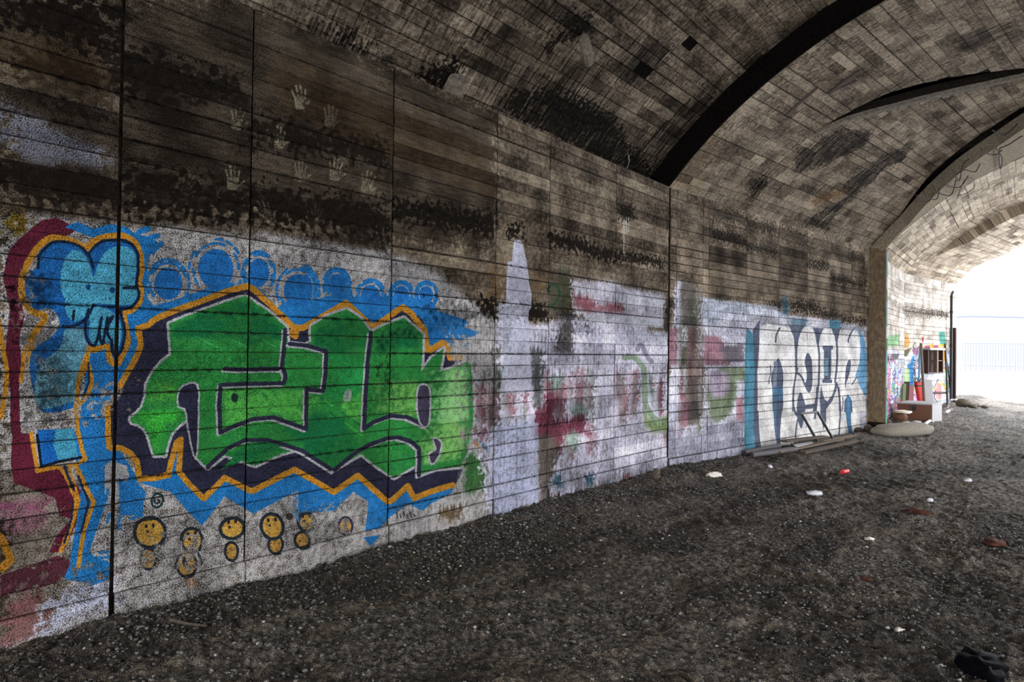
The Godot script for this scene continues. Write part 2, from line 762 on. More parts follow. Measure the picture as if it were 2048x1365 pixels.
			if edge > 0.0:
				k *= 1.0 - clampf((edge * 1.25 + (nf - 0.5) * 1.3 + (nm - 0.5) * 0.9 - 0.78) * 2.4, 0.0, 1.0) * 0.78
			color[at * 3] = clampi(int(cr * k * 255.0), 3, 250)
			color[at * 3 + 1] = clampi(int(cg * k * 255.0), 3, 250)
			color[at * 3 + 2] = clampi(int(cl * k * 255.0), 3, 250)
			height[at] = clampi(int(rise * 255.0), 0, 255)
			at += 1
	job_color[i] = color
	job_height[i] = height


func canvas_material(called: String, pair: Array, relief: float) -> StandardMaterial3D:
	var m := StandardMaterial3D.new()
	m.resource_name = called
	m.albedo_texture = pair[0]
	m.roughness = 0.9
	m.metallic_specular = 0.16
	m.heightmap_enabled = true
	m.heightmap_texture = pair[1]
	m.heightmap_scale = relief
	m.texture_repeat = false
	mats[called] = m
	return m


func plain(called: String, c: Color, rough := 0.8, metal := 0.0, grain := 0.0, scale := 2.0) -> StandardMaterial3D:
	var m := StandardMaterial3D.new()
	m.resource_name = called
	m.albedo_color = c
	m.roughness = rough
	m.metallic = metal
	if grain > 0.0:
		m.albedo_texture = mats["speckle"]
		m.uv1_triplanar = true
		m.uv1_world_triplanar = true
		m.uv1_scale = Vector3.ONE * scale
		m.heightmap_enabled = true
		m.heightmap_texture = mats["speckle"]
		m.heightmap_scale = grain
	mats[called] = m
	return m


func make_materials() -> void:
	# a grey mottle that varies the plain materials
	var d := PackedByteArray()
	d.resize(512 * 512)
	for i in d.size():
		var a := ((i >> 9) << 10) | (i & 511)
		d[i] = clampi(int(70 + noise_mid[a] * 0.45 + noise_fine[a] * 0.45), 0, 255)
	mats["speckle"] = ImageTexture.create_from_image(Image.create_from_data(512, 512, false, Image.FORMAT_L8, d))
	plain("concrete", Color8(150, 138, 122), 0.92, 0.0, 0.8, 0.9)
	plain("arch_concrete", Color8(196, 178, 152), 0.92, 0.0, 1.2, 1.3)
	plain("backing", Color8(52, 45, 38), 0.95, 0.0, 0.8, 0.9)
	plain("soot_and_shade", Color8(24, 20, 17), 0.95, 0.0, 0.8, 0.9)  # black soot, with the shade of unlit faces mixed into the colour
	plain("pale_stone", Color8(178, 168, 150), 0.9, 0.0, 0.8, 2.0)
	plain("rock", Color8(120, 106, 90), 0.9, 0.0, 1.0, 3.0)
	plain("timber", Color8(142, 120, 98), 0.85, 0.0, 0.5, 3.0)
	plain("old_timber", Color8(112, 96, 82), 0.9, 0.0, 0.5, 3.0)
	plain("dark_timber", Color8(80, 46, 32), 0.85, 0.0, 0.5, 4.0)
	plain("plywood", Color8(140, 100, 74), 0.8, 0.0, 0.3, 3.0)
	plain("white_board", Color8(208, 204, 206), 0.7, 0.0, 0.3, 4.0)
	plain("white_plastic", Color8(214, 214, 218), 0.5)
	plain("grey_plastic", Color8(128, 122, 124), 0.6, 0.0, 0.2, 5.0)
	plain("dark_metal", Color8(34, 40, 40), 0.5, 0.5)
	plain("rusty_metal", Color8(82, 46, 34), 0.8, 0.3, 0.3, 8.0)
	plain("wire", Color8(40, 32, 26), 0.95)
	plain("bare_wire", Color8(160, 150, 140), 0.45, 0.6)
	plain("red_paint", Color8(196, 22, 20), 0.45)
	plain("black_paint", Color8(22, 20, 20), 0.5)
	plain("pink_board", Color8(206, 120, 126), 0.7, 0.0, 0.3, 5.0)
	plain("green_board", Color8(140, 170, 96), 0.7, 0.0, 0.3, 5.0)
	plain("blue_paint", Color8(52, 138, 180), 0.6)
	plain("paper", Color8(225, 215, 205), 0.9)
	plain("red_plastic", Color8(206, 30, 36), 0.4)
	plain("rusty_rag", Color8(124, 62, 38), 0.9, 0.0, 0.6, 12.0)
	plain("black_plastic", Color8(12, 12, 17), 0.65)
	for k in ["soot_and_shade", "backing", "concrete", "arch_concrete"]:
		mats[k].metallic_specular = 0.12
	mats["black_plastic"].metallic_specular = 0.08
	plain("snow", Color8(225, 228, 234), 0.9)
	plain("fence", Color8(72, 77, 100), 0.7)
	plain("far_wall", Color8(70, 74, 84), 0.9)
	plain("crate_brown", Color8(150, 104, 80), 0.85, 0.0, 0.4, 4.0)


# ---------------------------------------------------------------- boards of the shuttering, each its own low relief

func board(s: Soup, f: Face, u: Array, v0: float, v1: float, proud: float, seg: int, r: RandomNumberGenerator) -> void:
	# u: [start at v0, end at v0, start at v1, end at v1]; a ragged, slightly uneven raised strip
	var lo := []
	var hi := []
	var lo_in := []
	var hi_in := []
	var tilt := r.randf_range(-0.003, 0.003)
	var open0 := 0.3 + 0.9 * fposmod(sin(v0 * 311.7) * 43.1, 1.0)
	var open1 := 0.3 + 0.9 * fposmod(sin(v1 * 311.7) * 43.1, 1.0)
	for i in seg + 1:
		var k := float(i) / seg
		var a := lerpf(u[0], u[1], k)
		var b := lerpf(u[2], u[3], k)
		var e := 0.0
		if i == 0:
			e = r.randf_range(0.004, 0.009)
		elif i == seg:
			e = -r.randf_range(0.004, 0.009)
		var g0 := r.randf_range(0.002, 0.008) * open0
		var g1 := r.randf_range(0.002, 0.008) * open1
		var d := proud + r.randf_range(-0.0016, 0.0016)
		lo.append([a + e * 0.4, v0 + g0 * 0.4, 0.0])
		hi.append([b + e * 0.4, v1 - g1 * 0.4, 0.0])
		lo_in.append([a + e, v0 + g0, d - tilt])
		hi_in.append([b + e, v1 - g1, d + tilt])
	for i in seg:
		patch(s, f, lo_in[i], lo_in[i + 1], hi_in[i + 1], hi_in[i])
		patch(s, f, lo[i], lo[i + 1], lo_in[i + 1], lo_in[i])
		patch(s, f, hi_in[i], hi_in[i + 1], hi[i + 1], hi[i])
	patch(s, f, lo[0], lo_in[0], hi_in[0], hi[0])
	patch(s, f, lo_in[seg], lo[seg], hi[seg], hi_in[seg])


func patch(s: Soup, f: Face, a: Array, b: Array, c: Array, d: Array) -> void:
	var p := [f.at(a[0], a[1], a[2]), f.at(b[0], b[1], b[2]), f.at(c[0], c[1], c[2]), f.at(d[0], d[1], d[2])]
	var t := [f.tex(a[0], a[1]), f.tex(b[0], b[1]), f.tex(c[0], c[1]), f.tex(d[0], d[1])]
	s.quad(p[3], p[2], p[1], p[0], t[3], t[2], t[1], t[0])


func shown(f: Face, q: Array) -> float:
	# how large a board shows in the frame, in square pixels
	var lo := Vector2(INF, INF)
	var hi := Vector2(-INF, -INF)
	var p := []
	for c in [[q[0], q[4]], [q[1], q[4]], [q[3], q[5]], [q[2], q[5]]]:
		var w := f.at(c[0], c[1], 0.0)
		if (w - EYE).dot(Vector3(ax.z, au.z, az.z)) < 0.3:
			return 0.0
		p.append(project(w))
		lo = lo.min(p[-1])
		hi = hi.max(p[-1])
	if hi.x < 0 or hi.y < 0 or lo.x > 2048 or lo.y > 1365:
		return 0.0
	return absf((p[2] - p[0]).cross(p[3] - p[1])) / 2.0


func lay_boards(parent: Node3D, f: Face, list: Array, pick: Callable, proud: float, most := 290, seg := 5) -> void:
	# list of [u00, u10, u01, u11, v0, v1]; the largest become panels of their own, the rest one field
	var order := []
	for q in list:
		order.append([shown(f, q), q])
	order.sort_custom(func(a, b): return a[0] > b[0])
	var rest := {}
	for i in order.size():
		var q: Array = order[i][1]
		var mat: Material = pick.bind(q).call()
		var d := maxf(0.0035, proud + rng.randf_range(-0.004, 0.004))
		if i < most and order[i][0] > 1.0:
			var s := Soup.new()
			board(s, f, q.slice(0, 4), q[4], q[5], d, seg, rng)
			put("panel", s.mesh(), mat, parent)
		else:
			if not rest.has(mat):
				rest[mat] = Soup.new()
			board(rest[mat], f, q.slice(0, 4), q[4], q[5], d, 2, rng)
	for mat in rest:
		tag(put("small_panels", rest[mat].mesh(), mat, parent), "", "", "", "stuff")


func slab(f: Face, e0: Callable, e1: Callable, v0: float, v1: float, front: float, back: float, step := 0.15, along := 12) -> Soup:
	# a solid shell between the edges e0(v) and e1(v), from depth front to depth back
	var s := Soup.new()
	var n := maxi(2, int(ceil((v1 - v0) / step)))
	for i in n:
		var va := lerpf(v0, v1, float(i) / n)
		var vb := lerpf(v0, v1, float(i + 1) / n)
		var a0: float = e0.bind(va).call()
		var b0: float = e0.bind(vb).call()
		var a1: float = e1.bind(va).call()
		var b1: float = e1.bind(vb).call()
		if a1 - a0 < 0.002 and b1 - b0 < 0.002:
			continue
		for j in along:
			var k := float(j) / along
			var l := float(j + 1) / along
			var ua := lerpf(a0, a1, k)
			var ub := lerpf(a0, a1, l)
			var uc := lerpf(b0, b1, l)
			var ud := lerpf(b0, b1, k)
			patch(s, f, [ua, va, front], [ub, va, front], [uc, vb, front], [ud, vb, front])
			patch(s, f, [ud, vb, back], [uc, vb, back], [ub, va, back], [ua, va, back])
			if j == 0:
				patch(s, f, [ua, va, back], [ua, va, front], [ud, vb, front], [ud, vb, back])
			if j == along - 1:
				patch(s, f, [ub, va, front], [ub, va, back], [uc, vb, back], [uc, vb, front])
			if i == 0:
				patch(s, f, [ua, va, back], [ub, va, back], [ub, va, front], [ua, va, front])
			if i == n - 1:
				patch(s, f, [ua, vb, front], [ub, vb, front], [ub, vb, back], [ua, vb, back])
	return s


func joints(from: float, to: float, step: float, wobble: float, r: RandomNumberGenerator) -> PackedFloat32Array:
	var out := PackedFloat32Array()
	var v := from
	while v < to - step * 0.5:
		out.append(v)
		v += step + r.randf_range(-wobble, wobble)
	out.append(to)
	return out


const WHITE := Color8(176, 174, 178)
const LILAC := Color8(186, 184, 204)
const BLUE := Color8(30, 122, 196)
const MID_BLUE := Color8(24, 98, 172)
const SKY_BLUE := Color8(70, 164, 196)
const ORANGE := Color8(206, 138, 34)
const NAVY := Color8(46, 46, 68)
const MAROON := Color8(104, 32, 52)
const LEAF := Color8(44, 146, 62)
const DEEP := Color8(18, 108, 58)
const LIME := Color8(108, 180, 80)


func build_left_wall() -> void:
	var fa := upright(Vector2(0, 0), Vector2(1, 0), Rect2(0.2, -0.2, BREAK_X - 0.2, WALL_H + 0.3))
	var fb := upright(Vector2(0, 0), Vector2(1, 0), Rect2(BREAK_X, -0.2, P1.x + 0.1 - BREAK_X, WALL_H + 0.3))
	var ca := Canvas.new(fa, 2048, 2048)
	var cb := Canvas.new(fb, 2048, 2048)
	var r := RandomNumberGenerator.new()
	r.seed = 21
	var rows := joints(0.16, WALL_H, 0.13, 0.012, r)
	var cols := PackedFloat32Array([0.2, 0.86, 1.705, 2.563, BREAK_X, 5.237, 6.154, 7.598, 9.092, 9.3])
	for c in [ca, cb]:
		c.rows = rows
		c.cols = cols
	cb.drip = 0.22
	cb.ragged = 4.0
	ca.tone = -0.06
	active = [ca, cb]
	paint_left_piece()
	paint_left_letters()
	paint_left_small_things()
	paint_faded_part()
	paint_hands()
	var ma := canvas_material("painted_concrete", finish(ca, 31), 1.6)
	var mb := canvas_material("faded_concrete", finish(cb, 32), 1.6)
	var root := base("wall_left")
	tag(root, "long board-marked concrete wall painted with green letters and a blue figure", "wall", "", "structure")
	# the body behind the boards, its top the ledge under the vault
	var s := Soup.new()
	s.box(Vector3(-9.0, -0.6, -0.75), Vector3(P1.x, WALL_H, -0.008), Transform3D(), 0.004)
	put("core", s.mesh(), mats["backing"], root)
	var list := []
	for i in cols.size() - 2:
		var top := WALL_H if i in [1, 4, 6] else WALL_H
		for k in rows.size() - 1:
			var from := cols[i] + (0.008 if i == 2 else 0.002)      # the open crack by the blue figure
			var to := minf(cols[i + 1], P1.x) - (0.008 if i == 1 else 0.002)
			list.append([from, to, from, to, rows[k], minf(rows[k + 1], top)])
	lay_boards(root, fa, list.filter(func(q): return q[0] < BREAK_X - 0.01), func(_q): return ma, 0.006, 160, 6)
	lay_boards(root, fb, list.filter(func(q): return q[0] > BREAK_X - 0.01), func(_q): return mb, 0.006, 160, 6)
	# the smooth plinth at the foot, interrupted by the white pier
	for span in [[0.2, 1.69, fa, ma], [1.72, BREAK_X, fa, ma], [BREAK_X, 5.22, fb, mb], [5.25, 6.14, fb, mb], [6.17, 9.08, fb, mb]]:
		var p := Soup.new()
		board(p, span[2], [span[0], span[1], span[0], span[1]], -0.2, 0.158, 0.022 if span[0] != 5.25 else 0.03, 6, rng)
		put("plinth", p.mesh(), span[3], root)
	# the wall that goes on behind the photographer
	var far := Soup.new()
	for k in rows.size() - 1:
		for u in range(-8, 0):
			board(far, fa, [u * 1.1 + 0.2, u * 1.1 + 1.295, u * 1.1 + 0.2, u * 1.1 + 1.295], rows[k], rows[k + 1], 0.006, 1, rng)
	tag(put("small_panels", far.mesh(), mats["concrete"], root), "", "", "", "stuff")


func paint_left_piece() -> void:
	# old whitewash
	soft("O", [0, 420, 240, 448, 500, 466, 780, 500, 880, 540, 990, 640, 990, 1030, 700, 1130, 240, 1250, 0, 1310], Color(0.70, 0.69, 0.69, 0.92))
	soft("O", [0, 940, 150, 930, 150, 1180, 0, 1250], Color(0.56, 0.52, 0.48, 0.9))
	soft("O", [0, 1000, 110, 990, 90, 1060, 0, 1080], Color(0.62, 0.42, 0.50, 0.8))
	soft("O", [0, 1220, 90, 1170, 80, 1260, 0, 1300], Color(0.56, 0.36, 0.38, 0.8))
	soft("O", [70, 1270, 110, 1180, 240, 1150, 235, 1215], Color(0.70, 0.72, 0.80, 0.9))
	soft("O", [0, 200, 60, 230, 120, 260, 215, 300, 215, 340, 120, 330, 40, 320, 0, 250], Color(0.62, 0.64, 0.72, 0.75))
	soft("O", [10, 418, 45, 410, 55, 470, 20, 480], Color(0.55, 0.44, 0.10, 0.9))
	# maroon shadow band
	area("A", [190, 165, 240, 120, 330, 105, 400, 140, 455, 175, 400, 205, 270, 225, 200, 280, 150, 360, 125, 470, 115, 560, 140, 680, 110, 830, 130, 960, 110, 1100, 120, 1365, 60, 1365, 60, 1100, 30, 900, 55, 640, 15, 450, 50, 300, 110, 230], MAROON)
	area("B", [170, 0, 70, 0, 60, 180, 80, 290, 320, 375, 345, 480, 415, 500, 330, 600, 285, 700, 370, 690, 440, 540, 470, 330, 350, 205, 215, 195], MAROON)
	area("B", [0, 830, 180, 770, 340, 715, 430, 760, 350, 870, 60, 940, 0, 960], Color8(92, 44, 56))
	area("B", [0, 400, 200, 420, 320, 370, 250, 440, 90, 450, 0, 450], Color8(150, 84, 110))
	line("A", [-10, 700, 15, 860, 40, 1000, 30, 1130, 5, 1270], 28, ORANGE)
	line("B", [-10, 600, 20, 640, 60, 740, 10, 790], 50, ORANGE)
	# the blue ground
	area("A", [380, 158, 450, 130, 545, 168, 640, 142, 740, 160, 790, 200, 860, 215, 915, 240, 935, 285, 880, 330, 860, 350, 872, 560, 920, 610, 1010, 590, 1200, 520, 1440, 455, 1490, 490, 1620, 630, 1700, 570, 1830, 590, 1950, 560, 2060, 520, 2100, 900, 1400, 1000, 700, 1365, 450, 1365, 520, 900, 700, 640, 740, 300], BLUE)
	area("C", [0, 560, 60, 600, 130, 570, 250, 540, 350, 560, 480, 560, 590, 560, 700, 580, 780, 600, 800, 650, 930, 690, 985, 712, 955, 745, 1045, 775, 975, 820, 1015, 880, 900, 930, 700, 900, 400, 800, 0, 800], BLUE)
	area("B", [440, -20, 700, -20, 700, 100, 820, 290, 1000, 345, 1090, 450, 1180, 540, 1310, 370, 1480, 470, 1740, 335, 1745, 470, 1910, 460, 2060, 340, 2060, 150, 1000, 100, 820, 200, 800, 290, 850, 340, 830, 480, 700, 480, 690, 260, 660, 165, 610, 190, 610, 330, 620, 400, 520, 700, 560, 720, 650, 760, 640, 850, 540, 890, 470, 870, 370, 850, 400, 780, 440, 560, 470, 330, 440, 200], BLUE)
	area("D", [0, 740, 200, 840, 330, 740, 520, 890, 630, 800, 670, 870, 900, 795, 880, 840, 760, 900, 710, 940, 630, 900, 520, 980, 470, 1040, 380, 1060, 400, 890, 310, 830, 200, 940, 100, 950, 0, 960], BLUE)
	area("D", [360, 1095, 460, 1080, 420, 1130, 400, 1145], BLUE)
	area("B", [615, 185, 650, 160, 740, 190, 755, 250, 700, 330, 640, 340, 610, 300], Color8(170, 168, 168))
	# the pale gaps between the bubbles
	for g in [[1085, 430, 40, 70, 0.3], [1390, 440, 35, 80, 0.0], [1650, 500, 40, 90, -0.3], [1880, 500, 45, 80, 0.3], [1330, 260, 60, 30, 0.2]]:
		oval("A", g[0], g[1], g[2], g[3], Color8(160, 156, 154), g[4])
	for g in [[70, 520, 35, 60], [330, 520, 30, 60], [520, 500, 30, 50], [660, 510, 35, 50]]:
		oval("C", g[0], g[1], g[2], g[3], Color8(156, 152, 150))
	line("A", [885, 330, 880, 440, 870, 560, 905, 610], 22, Color8(168, 164, 160), true)
	line("A", [960, 370, 920, 420, 890, 520, 890, 600], 14, Color8(168, 164, 160), true)
	# bubbles, each with broken rings
	for q in [["A", 980, 490, 82, 95], ["A", 1260, 405, 104, 118], ["A", 1510, 425, 62, 82], ["A", 1740, 530, 84, 96], ["A", 1960, 495, 48, 62], ["C", 215, 495, 50, 62], ["C", 410, 560, 56, 62], ["C", 590, 555, 46, 52], ["C", 735, 555, 42, 50], ["C", 30, 525, 42, 90]]:
		for ring in [1.27, 1.48]:
			for k in 16:
				var a: float = TAU * k / 16 + ring * 3.0
				if sin(a) > 0.55 or rng.randf() < 0.22:
					continue
				var p := Vector2(q[1] + cos(a) * q[3] * ring, q[2] + sin(a) * q[4] * ring)
				var tangent := Vector2(-sin(a) * q[3], cos(a) * q[4]).normalized() * 17.0
				line(q[0], [p.x - tangent.x, p.y - tangent.y, p.x + tangent.x, p.y + tangent.y], 17, BLUE)
		oval(q[0], q[1], q[2], q[3], q[4], Color8(28, 112, 190))
	for k in 7:
		line("A", [800 + k * 22, 195 - (k % 3) * 18 + k * 12, 835 + k * 18, 170 - (k % 3) * 16 + k * 14], 26, BLUE)
	# the blue figure's outline and body
	var rim := [270, 235, 330, 220, 430, 245, 500, 280, 560, 235, 640, 213, 720, 212, 785, 250, 817, 315, 825, 390, 808, 480, 822, 530, 812, 600, 760, 648, 722, 665, 735, 760, 742, 840, 705, 920, 680, 960, 640, 935, 628, 850, 560, 875, 512, 880, 480, 1000, 300, 1100, 200, 1000, 180, 820, 260, 690, 190, 655, 135, 590, 122, 480, 150, 390, 210, 290]
	line("A", rim, 38, ORANGE, true, true)
	area("A", [230, 300, 300, 252, 390, 248, 470, 272, 515, 318, 560, 258, 640, 238, 740, 243, 795, 300, 803, 400, 792, 490, 805, 560, 770, 622, 712, 645, 725, 760, 715, 860, 680, 915, 645, 880, 632, 838, 560, 855, 512, 835, 500, 880, 470, 1010, 450, 1160, 430, 1215, 250, 1240, 190, 1100, 180, 900, 300, 800, 345, 720, 300, 640, 200, 640, 150, 560, 150, 470, 215, 380], MID_BLUE, true)
	area("A", [355, 440, 375, 350, 430, 293, 480, 310, 520, 370, 545, 450, 575, 370, 610, 310, 660, 278, 740, 275, 790, 320, 795, 400, 785, 480, 800, 560, 760, 612, 650, 612, 540, 612, 520, 660, 440, 712, 385, 670, 380, 590, 355, 520], SKY_BLUE, true)
	area("A", [535, 640, 600, 625, 690, 690, 708, 770, 700, 840, 675, 900, 655, 830, 600, 840, 545, 848, 520, 800, 520, 700], SKY_BLUE, true)
	area("A", [380, 760, 490, 750, 505, 860, 470, 1000, 440, 1150, 400, 1190, 230, 1220, 200, 1100, 240, 960, 350, 860], Color8(92, 156, 178), true)
	for s in [[222, 330, 300, 252, 390, 248, 470, 275, 520, 330, 545, 400], [520, 315, 570, 258, 640, 236, 740, 243, 800, 305, 806, 400, 795, 495, 812, 560, 770, 625, 700, 642], [365, 738, 430, 738, 490, 705, 530, 645, 545, 612], [515, 640, 495, 740, 512, 825, 548, 852, 572, 800, 590, 690], [590, 690, 578, 780, 598, 842, 612, 770, 625, 690], [660, 680, 622, 760, 650, 830, 655, 890, 682, 915, 715, 860, 727, 760, 700, 650], [645, 690, 620, 740], [720, 515, 800, 515], [430, 650, 425, 700], [225, 340, 220, 400]]:
		line("A", s, 17, Color8(22, 40, 66), true)
	for e in [[515, 510], [655, 527]]:
		oval("A", e[0], e[1], 15, 17, Color8(18, 60, 120))
	# orange loop, box and bent legs
	line("A", [500, 920, 535, 1050, 505, 1150, 455, 1190, 450, 1090, 475, 990, 500, 920], 24, ORANGE, true)
	line("A", [515, 950, 520, 1060, 480, 1165], 12, NAVY)
	line("A", [440, 1190, 448, 1280, 452, 1365], 22, ORANGE)
	line("A", [180, 820, 140, 900, 130, 1010, 120, 1060], 26, ORANGE)
	area("B", [215, -20, 430, -30, 460, 150, 330, 160, 240, 190, 222, 60], Color8(20, 96, 178))
	area("B", [320, -20, 425, -30, 455, 140, 335, 160, 310, 60], Color8(64, 158, 190))
	line("B", [215, 10, 238, 195, 340, 165, 470, 140], 16, Color8(20, 30, 44))
	line("B", [180, 0, 215, 222, 340, 195, 380, 240, 445, 390, 430, 490, 355, 690], 24, ORANGE)
	line("B", [450, -20, 480, 110, 495, 150, 440, 185, 545, 405, 490, 560, 455, 780], 26, ORANGE)
	line("B", [430, 190, 400, 185, 462, 390, 435, 500, 385, 650], 13, ORANGE)
	line("B", [375, 195, 400, 260, 430, 330], 16, NAVY)
	line("B", [455, 250, 515, 400, 475, 570], 15, NAVY)
	line("B", [425, 400, 415, 500, 375, 640], 14, NAVY)
	# moss and soot on the figure, worn places
	soil("A", [140, 400, 230, 410, 330, 520, 380, 640, 300, 690, 180, 640, 120, 520], 0, 1.0)
	soil("A", [160, 700, 330, 690, 400, 900, 390, 1150, 430, 1240, 200, 1260, 120, 1150, 150, 900], 0, 0.85)
	soil("A", [120, 400, 330, 430, 390, 650, 380, 1150, 430, 1250, 100, 1260, 80, 700], 1, 0.16)
	soil("A", [420, 1120, 700, 1080, 760, 1200, 640, 1230, 420, 1230], 1, 0.5)
	soil("O", [0, 440, 90, 440, 60, 700, 70, 860, 60, 1050, 0, 1050], 1, 0.22)
	soil("B", [0, 480, 250, 440, 330, 600, 260, 720, 0, 820], 1, 0.5)
	soil("B", [330, 840, 660, 780, 680, 1000, 200, 1060, 0, 1100, 0, 880], 1, 0.42)
	soil("B", [60, 850, 350, 780, 380, 860, 680, 760, 660, 960, 500, 940, 300, 900, 60, 960], 0, 0.30)
	soil("B", [700, 700, 1500, 520, 2046, 430, 2046, 620, 1430, 760, 700, 900], 1, 0.26)
	soil("B", [700, 690, 1180, 600, 1180, 760, 700, 860], 1, 0.24)
	soil("D", [0, 900, 330, 900, 900, 820, 1100, 800, 1100, 930, 0, 1160], 1, 0.25)
	soil("D", [930, 480, 1110, 470, 1110, 940, 900, 930], 1, 0.42)
	# the dark upper wall
	soil("O", [0, 0, 500, 0, 780, 130, 1000, 240, 990, 500, 780, 480, 500, 445, 240, 425, 0, 400], 0, 0.20)
	soil("O", [0, 0, 240, 0, 244, 120, 0, 40], 0, 0.35)
	soil("O", [40, 100, 240, 160, 240, 240, 60, 200], 0, 0.22)
	soil("O", [245, 330, 500, 380, 780, 410, 780, 470, 500, 440, 245, 420], 0, 0.30)
	soil("O", [245, 100, 480, 160, 490, 200, 245, 190], 0, 0.28)
	soil("O", [0, 270, 110, 270, 220, 330, 220, 420, 0, 400], 0, 0.2)
	soil("O", [500, 240, 780, 290, 780, 330, 500, 290], 0, 0.22)
	soil("O", [790, 400, 985, 430, 985, 470, 790, 440], 0, 0.5)
	soil("O", [0, 60, 240, 110, 240, 210, 0, 150], 3, 0.35)
	soil("O", [560, 110, 990, 300, 985, 400, 560, 220], 3, 0.35)


func paint_left_letters() -> void:
	var outer := [1440, 505, 1330, 533, 1180, 590, 1010, 652, 900, 700, 870, 730, 805, 752, 822, 850, 800, 910, 760, 980, 720, 1050, 690, 1110, 640, 1190, 630, 1360, 632, 1450, 700, 1450, 760, 1480, 800, 1535, 815, 1630, 900, 1628, 985, 1608, 1000, 1530, 1030, 1420, 1055, 1400, 1050, 1490, 1045, 1590, 1100, 1660, 1190, 1748, 1310, 1625, 1470, 1705, 1720, 1577, 1950, 1710, 2090, 1612, 2260, 1760, 2285, 1760, 2390, 1675, 2420, 1745, 2520, 1705, 2660, 1670, 2740, 1500, 2750, 940, 2620, 915, 2600, 840, 2500, 890, 2470, 700, 2350, 625, 2170, 745, 2020, 600, 1770, 745, 1715, 745, 1560, 595, 1480, 522]
	area("A", outer.slice(0, outer.size()), NAVY)
	# orange border, left open at the faded right end
	line("A", [2755, 915, 2630, 925, 2610, 850, 2585, 835, 2500, 885, 2475, 760, 2400, 660, 2350, 628, 2175, 748, 2020, 603, 1770, 748, 1715, 748, 1560, 598, 1480, 522, 1440, 505, 1330, 533, 1180, 590, 1010, 652, 900, 700, 870, 730, 805, 752, 822, 850, 800, 910, 760, 980, 720, 1050, 690, 1110], 36, ORANGE)
	line("A", [628, 1190, 628, 1360, 636, 1450, 700, 1450, 760, 1480, 800, 1535, 815, 1632, 900, 1628, 985, 1608, 1000, 1530, 1030, 1420, 1055, 1400, 1050, 1490, 1045, 1590, 1100, 1660, 1190, 1748, 1310, 1625, 1470, 1705, 1720, 1577, 1950, 1710, 2090, 1612, 2260, 1762, 2285, 1762, 2380, 1672, 2420, 1745, 2520, 1705, 2645, 1668], 34, ORANGE)
	line("A", [1690, 775, 1722, 800, 1740, 745], 34, ORANGE)
	# the green letters, filled as one shape; B and D views laid on as one run
	var green := [1430, 562, 1310, 600, 1200, 640, 1090, 680, 985, 725, 990, 800, 1000, 905, 940, 950, 890, 1010, 855, 1080, 850, 1150, 830, 1215, 800, 1248, 758, 1278, 765, 1300, 805, 1312, 842, 1340, 865, 1380, 880, 1435, 900, 1495, 962, 1495, 978, 1425, 1000, 1365, 1040, 1320, 1092, 1285, 1080, 1232, 1035, 1215, 1038, 1140, 1072, 1078, 1160, 1078, 1166, 1150, 1160, 1300, 1150, 1420, 1148, 1505, 1215, 1570, 1312, 1492, 1490, 1555, 1640, 1485, 1750, 1455, 1860, 1525, 1950, 1580, 2100, 1490, 2114, 1490, 2196, 1555, 2300, 1625, 2436, 1545, 2446, 1610, 2540, 1575, 2690, 1560, 2730, 1480, 2760, 1340, 2765, 1180, 2750, 935, 2630, 990, 2570, 1005, 2590, 870, 2520, 925, 2460, 1005, 2470, 790, 2440, 765, 2360, 690, 2240, 735, 2165, 775, 2100, 690, 2022, 640, 1910, 680, 1815, 740, 1815, 830, 1780, 850, 1680, 838, 1670, 745, 1560, 650]
	line("A", green, 30, WHITE, false, true)
	area("A", green, LEAF)
	# darker and lighter bands sprayed across it
	shade("A", [1430, 575, 1200, 650, 1010, 730, 1010, 830, 1300, 800, 1460, 850, 1650, 820, 1660, 750], DEEP)
	shade("A", [1830, 760, 2020, 655, 2160, 785, 2150, 860, 1960, 900, 1840, 860], DEEP)
	shade("A", [2190, 800, 2360, 700, 2455, 800, 2460, 860, 2200, 900], DEEP)
	shade("A", [1920, 900, 2150, 890, 2140, 1180, 1900, 1170], Color8(34, 150, 70))
	shade("A", [1800, 1230, 2000, 1270, 2120, 1450, 1950, 1570, 1700, 1440, 1500, 1440, 1330, 1490, 1490, 1545, 1640, 1480, 1780, 1450, 1560, 1300, 1700, 1340], DEEP)
	shade("A", [1290, 1095, 1640, 1090, 1880, 1130, 1780, 1330, 1600, 1270, 1380, 1310, 1290, 1340], Color8(78, 178, 68))
	shade("A", [850, 1210, 1040, 1230, 1080, 1270, 960, 1330, 930, 1470, 900, 1470, 850, 1330, 780, 1290], Color8(56, 178, 54))
	shade("A", [880, 1050, 1030, 1060, 1030, 1200, 850, 1200], Color8(74, 168, 62))
	shade("A", [2190, 1050, 2450, 1060, 2440, 1200, 2420, 1290, 2160, 1240, 2150, 1330, 2180, 1110], LIME)
	shade("A", [2140, 1130, 2110, 1340, 2010, 1240, 1980, 1180], Color8(84, 182, 66))
	shade("A", [2480, 1000, 2740, 960, 2740, 1290, 2480, 1310, 2500, 1120], Color8(128, 190, 112))
	shade("A", [2460, 1320, 2730, 1300, 2700, 1530, 2470, 1570, 2440, 1440], Color8(120, 186, 92))
	shade("A", [2250, 1530, 2420, 1470, 2430, 1540, 2300, 1600], Color8(44, 152, 74))
	for k in 26:
		# brushed diagonal hatching
		var x := 1450 + (k * 53) % 560
		var y := 1130 + (k * 37) % 220
		line("A", [x, y, x + 130, y + 95], 12, [DEEP, Color8(60, 186, 60), LEAF][k % 3])
	for k in 10:
		line("A", [1030 + k * 55, 740 + (k * 29) % 90, 1110 + k * 55, 775 + (k * 29) % 90], 9, Color8(60, 176, 86))
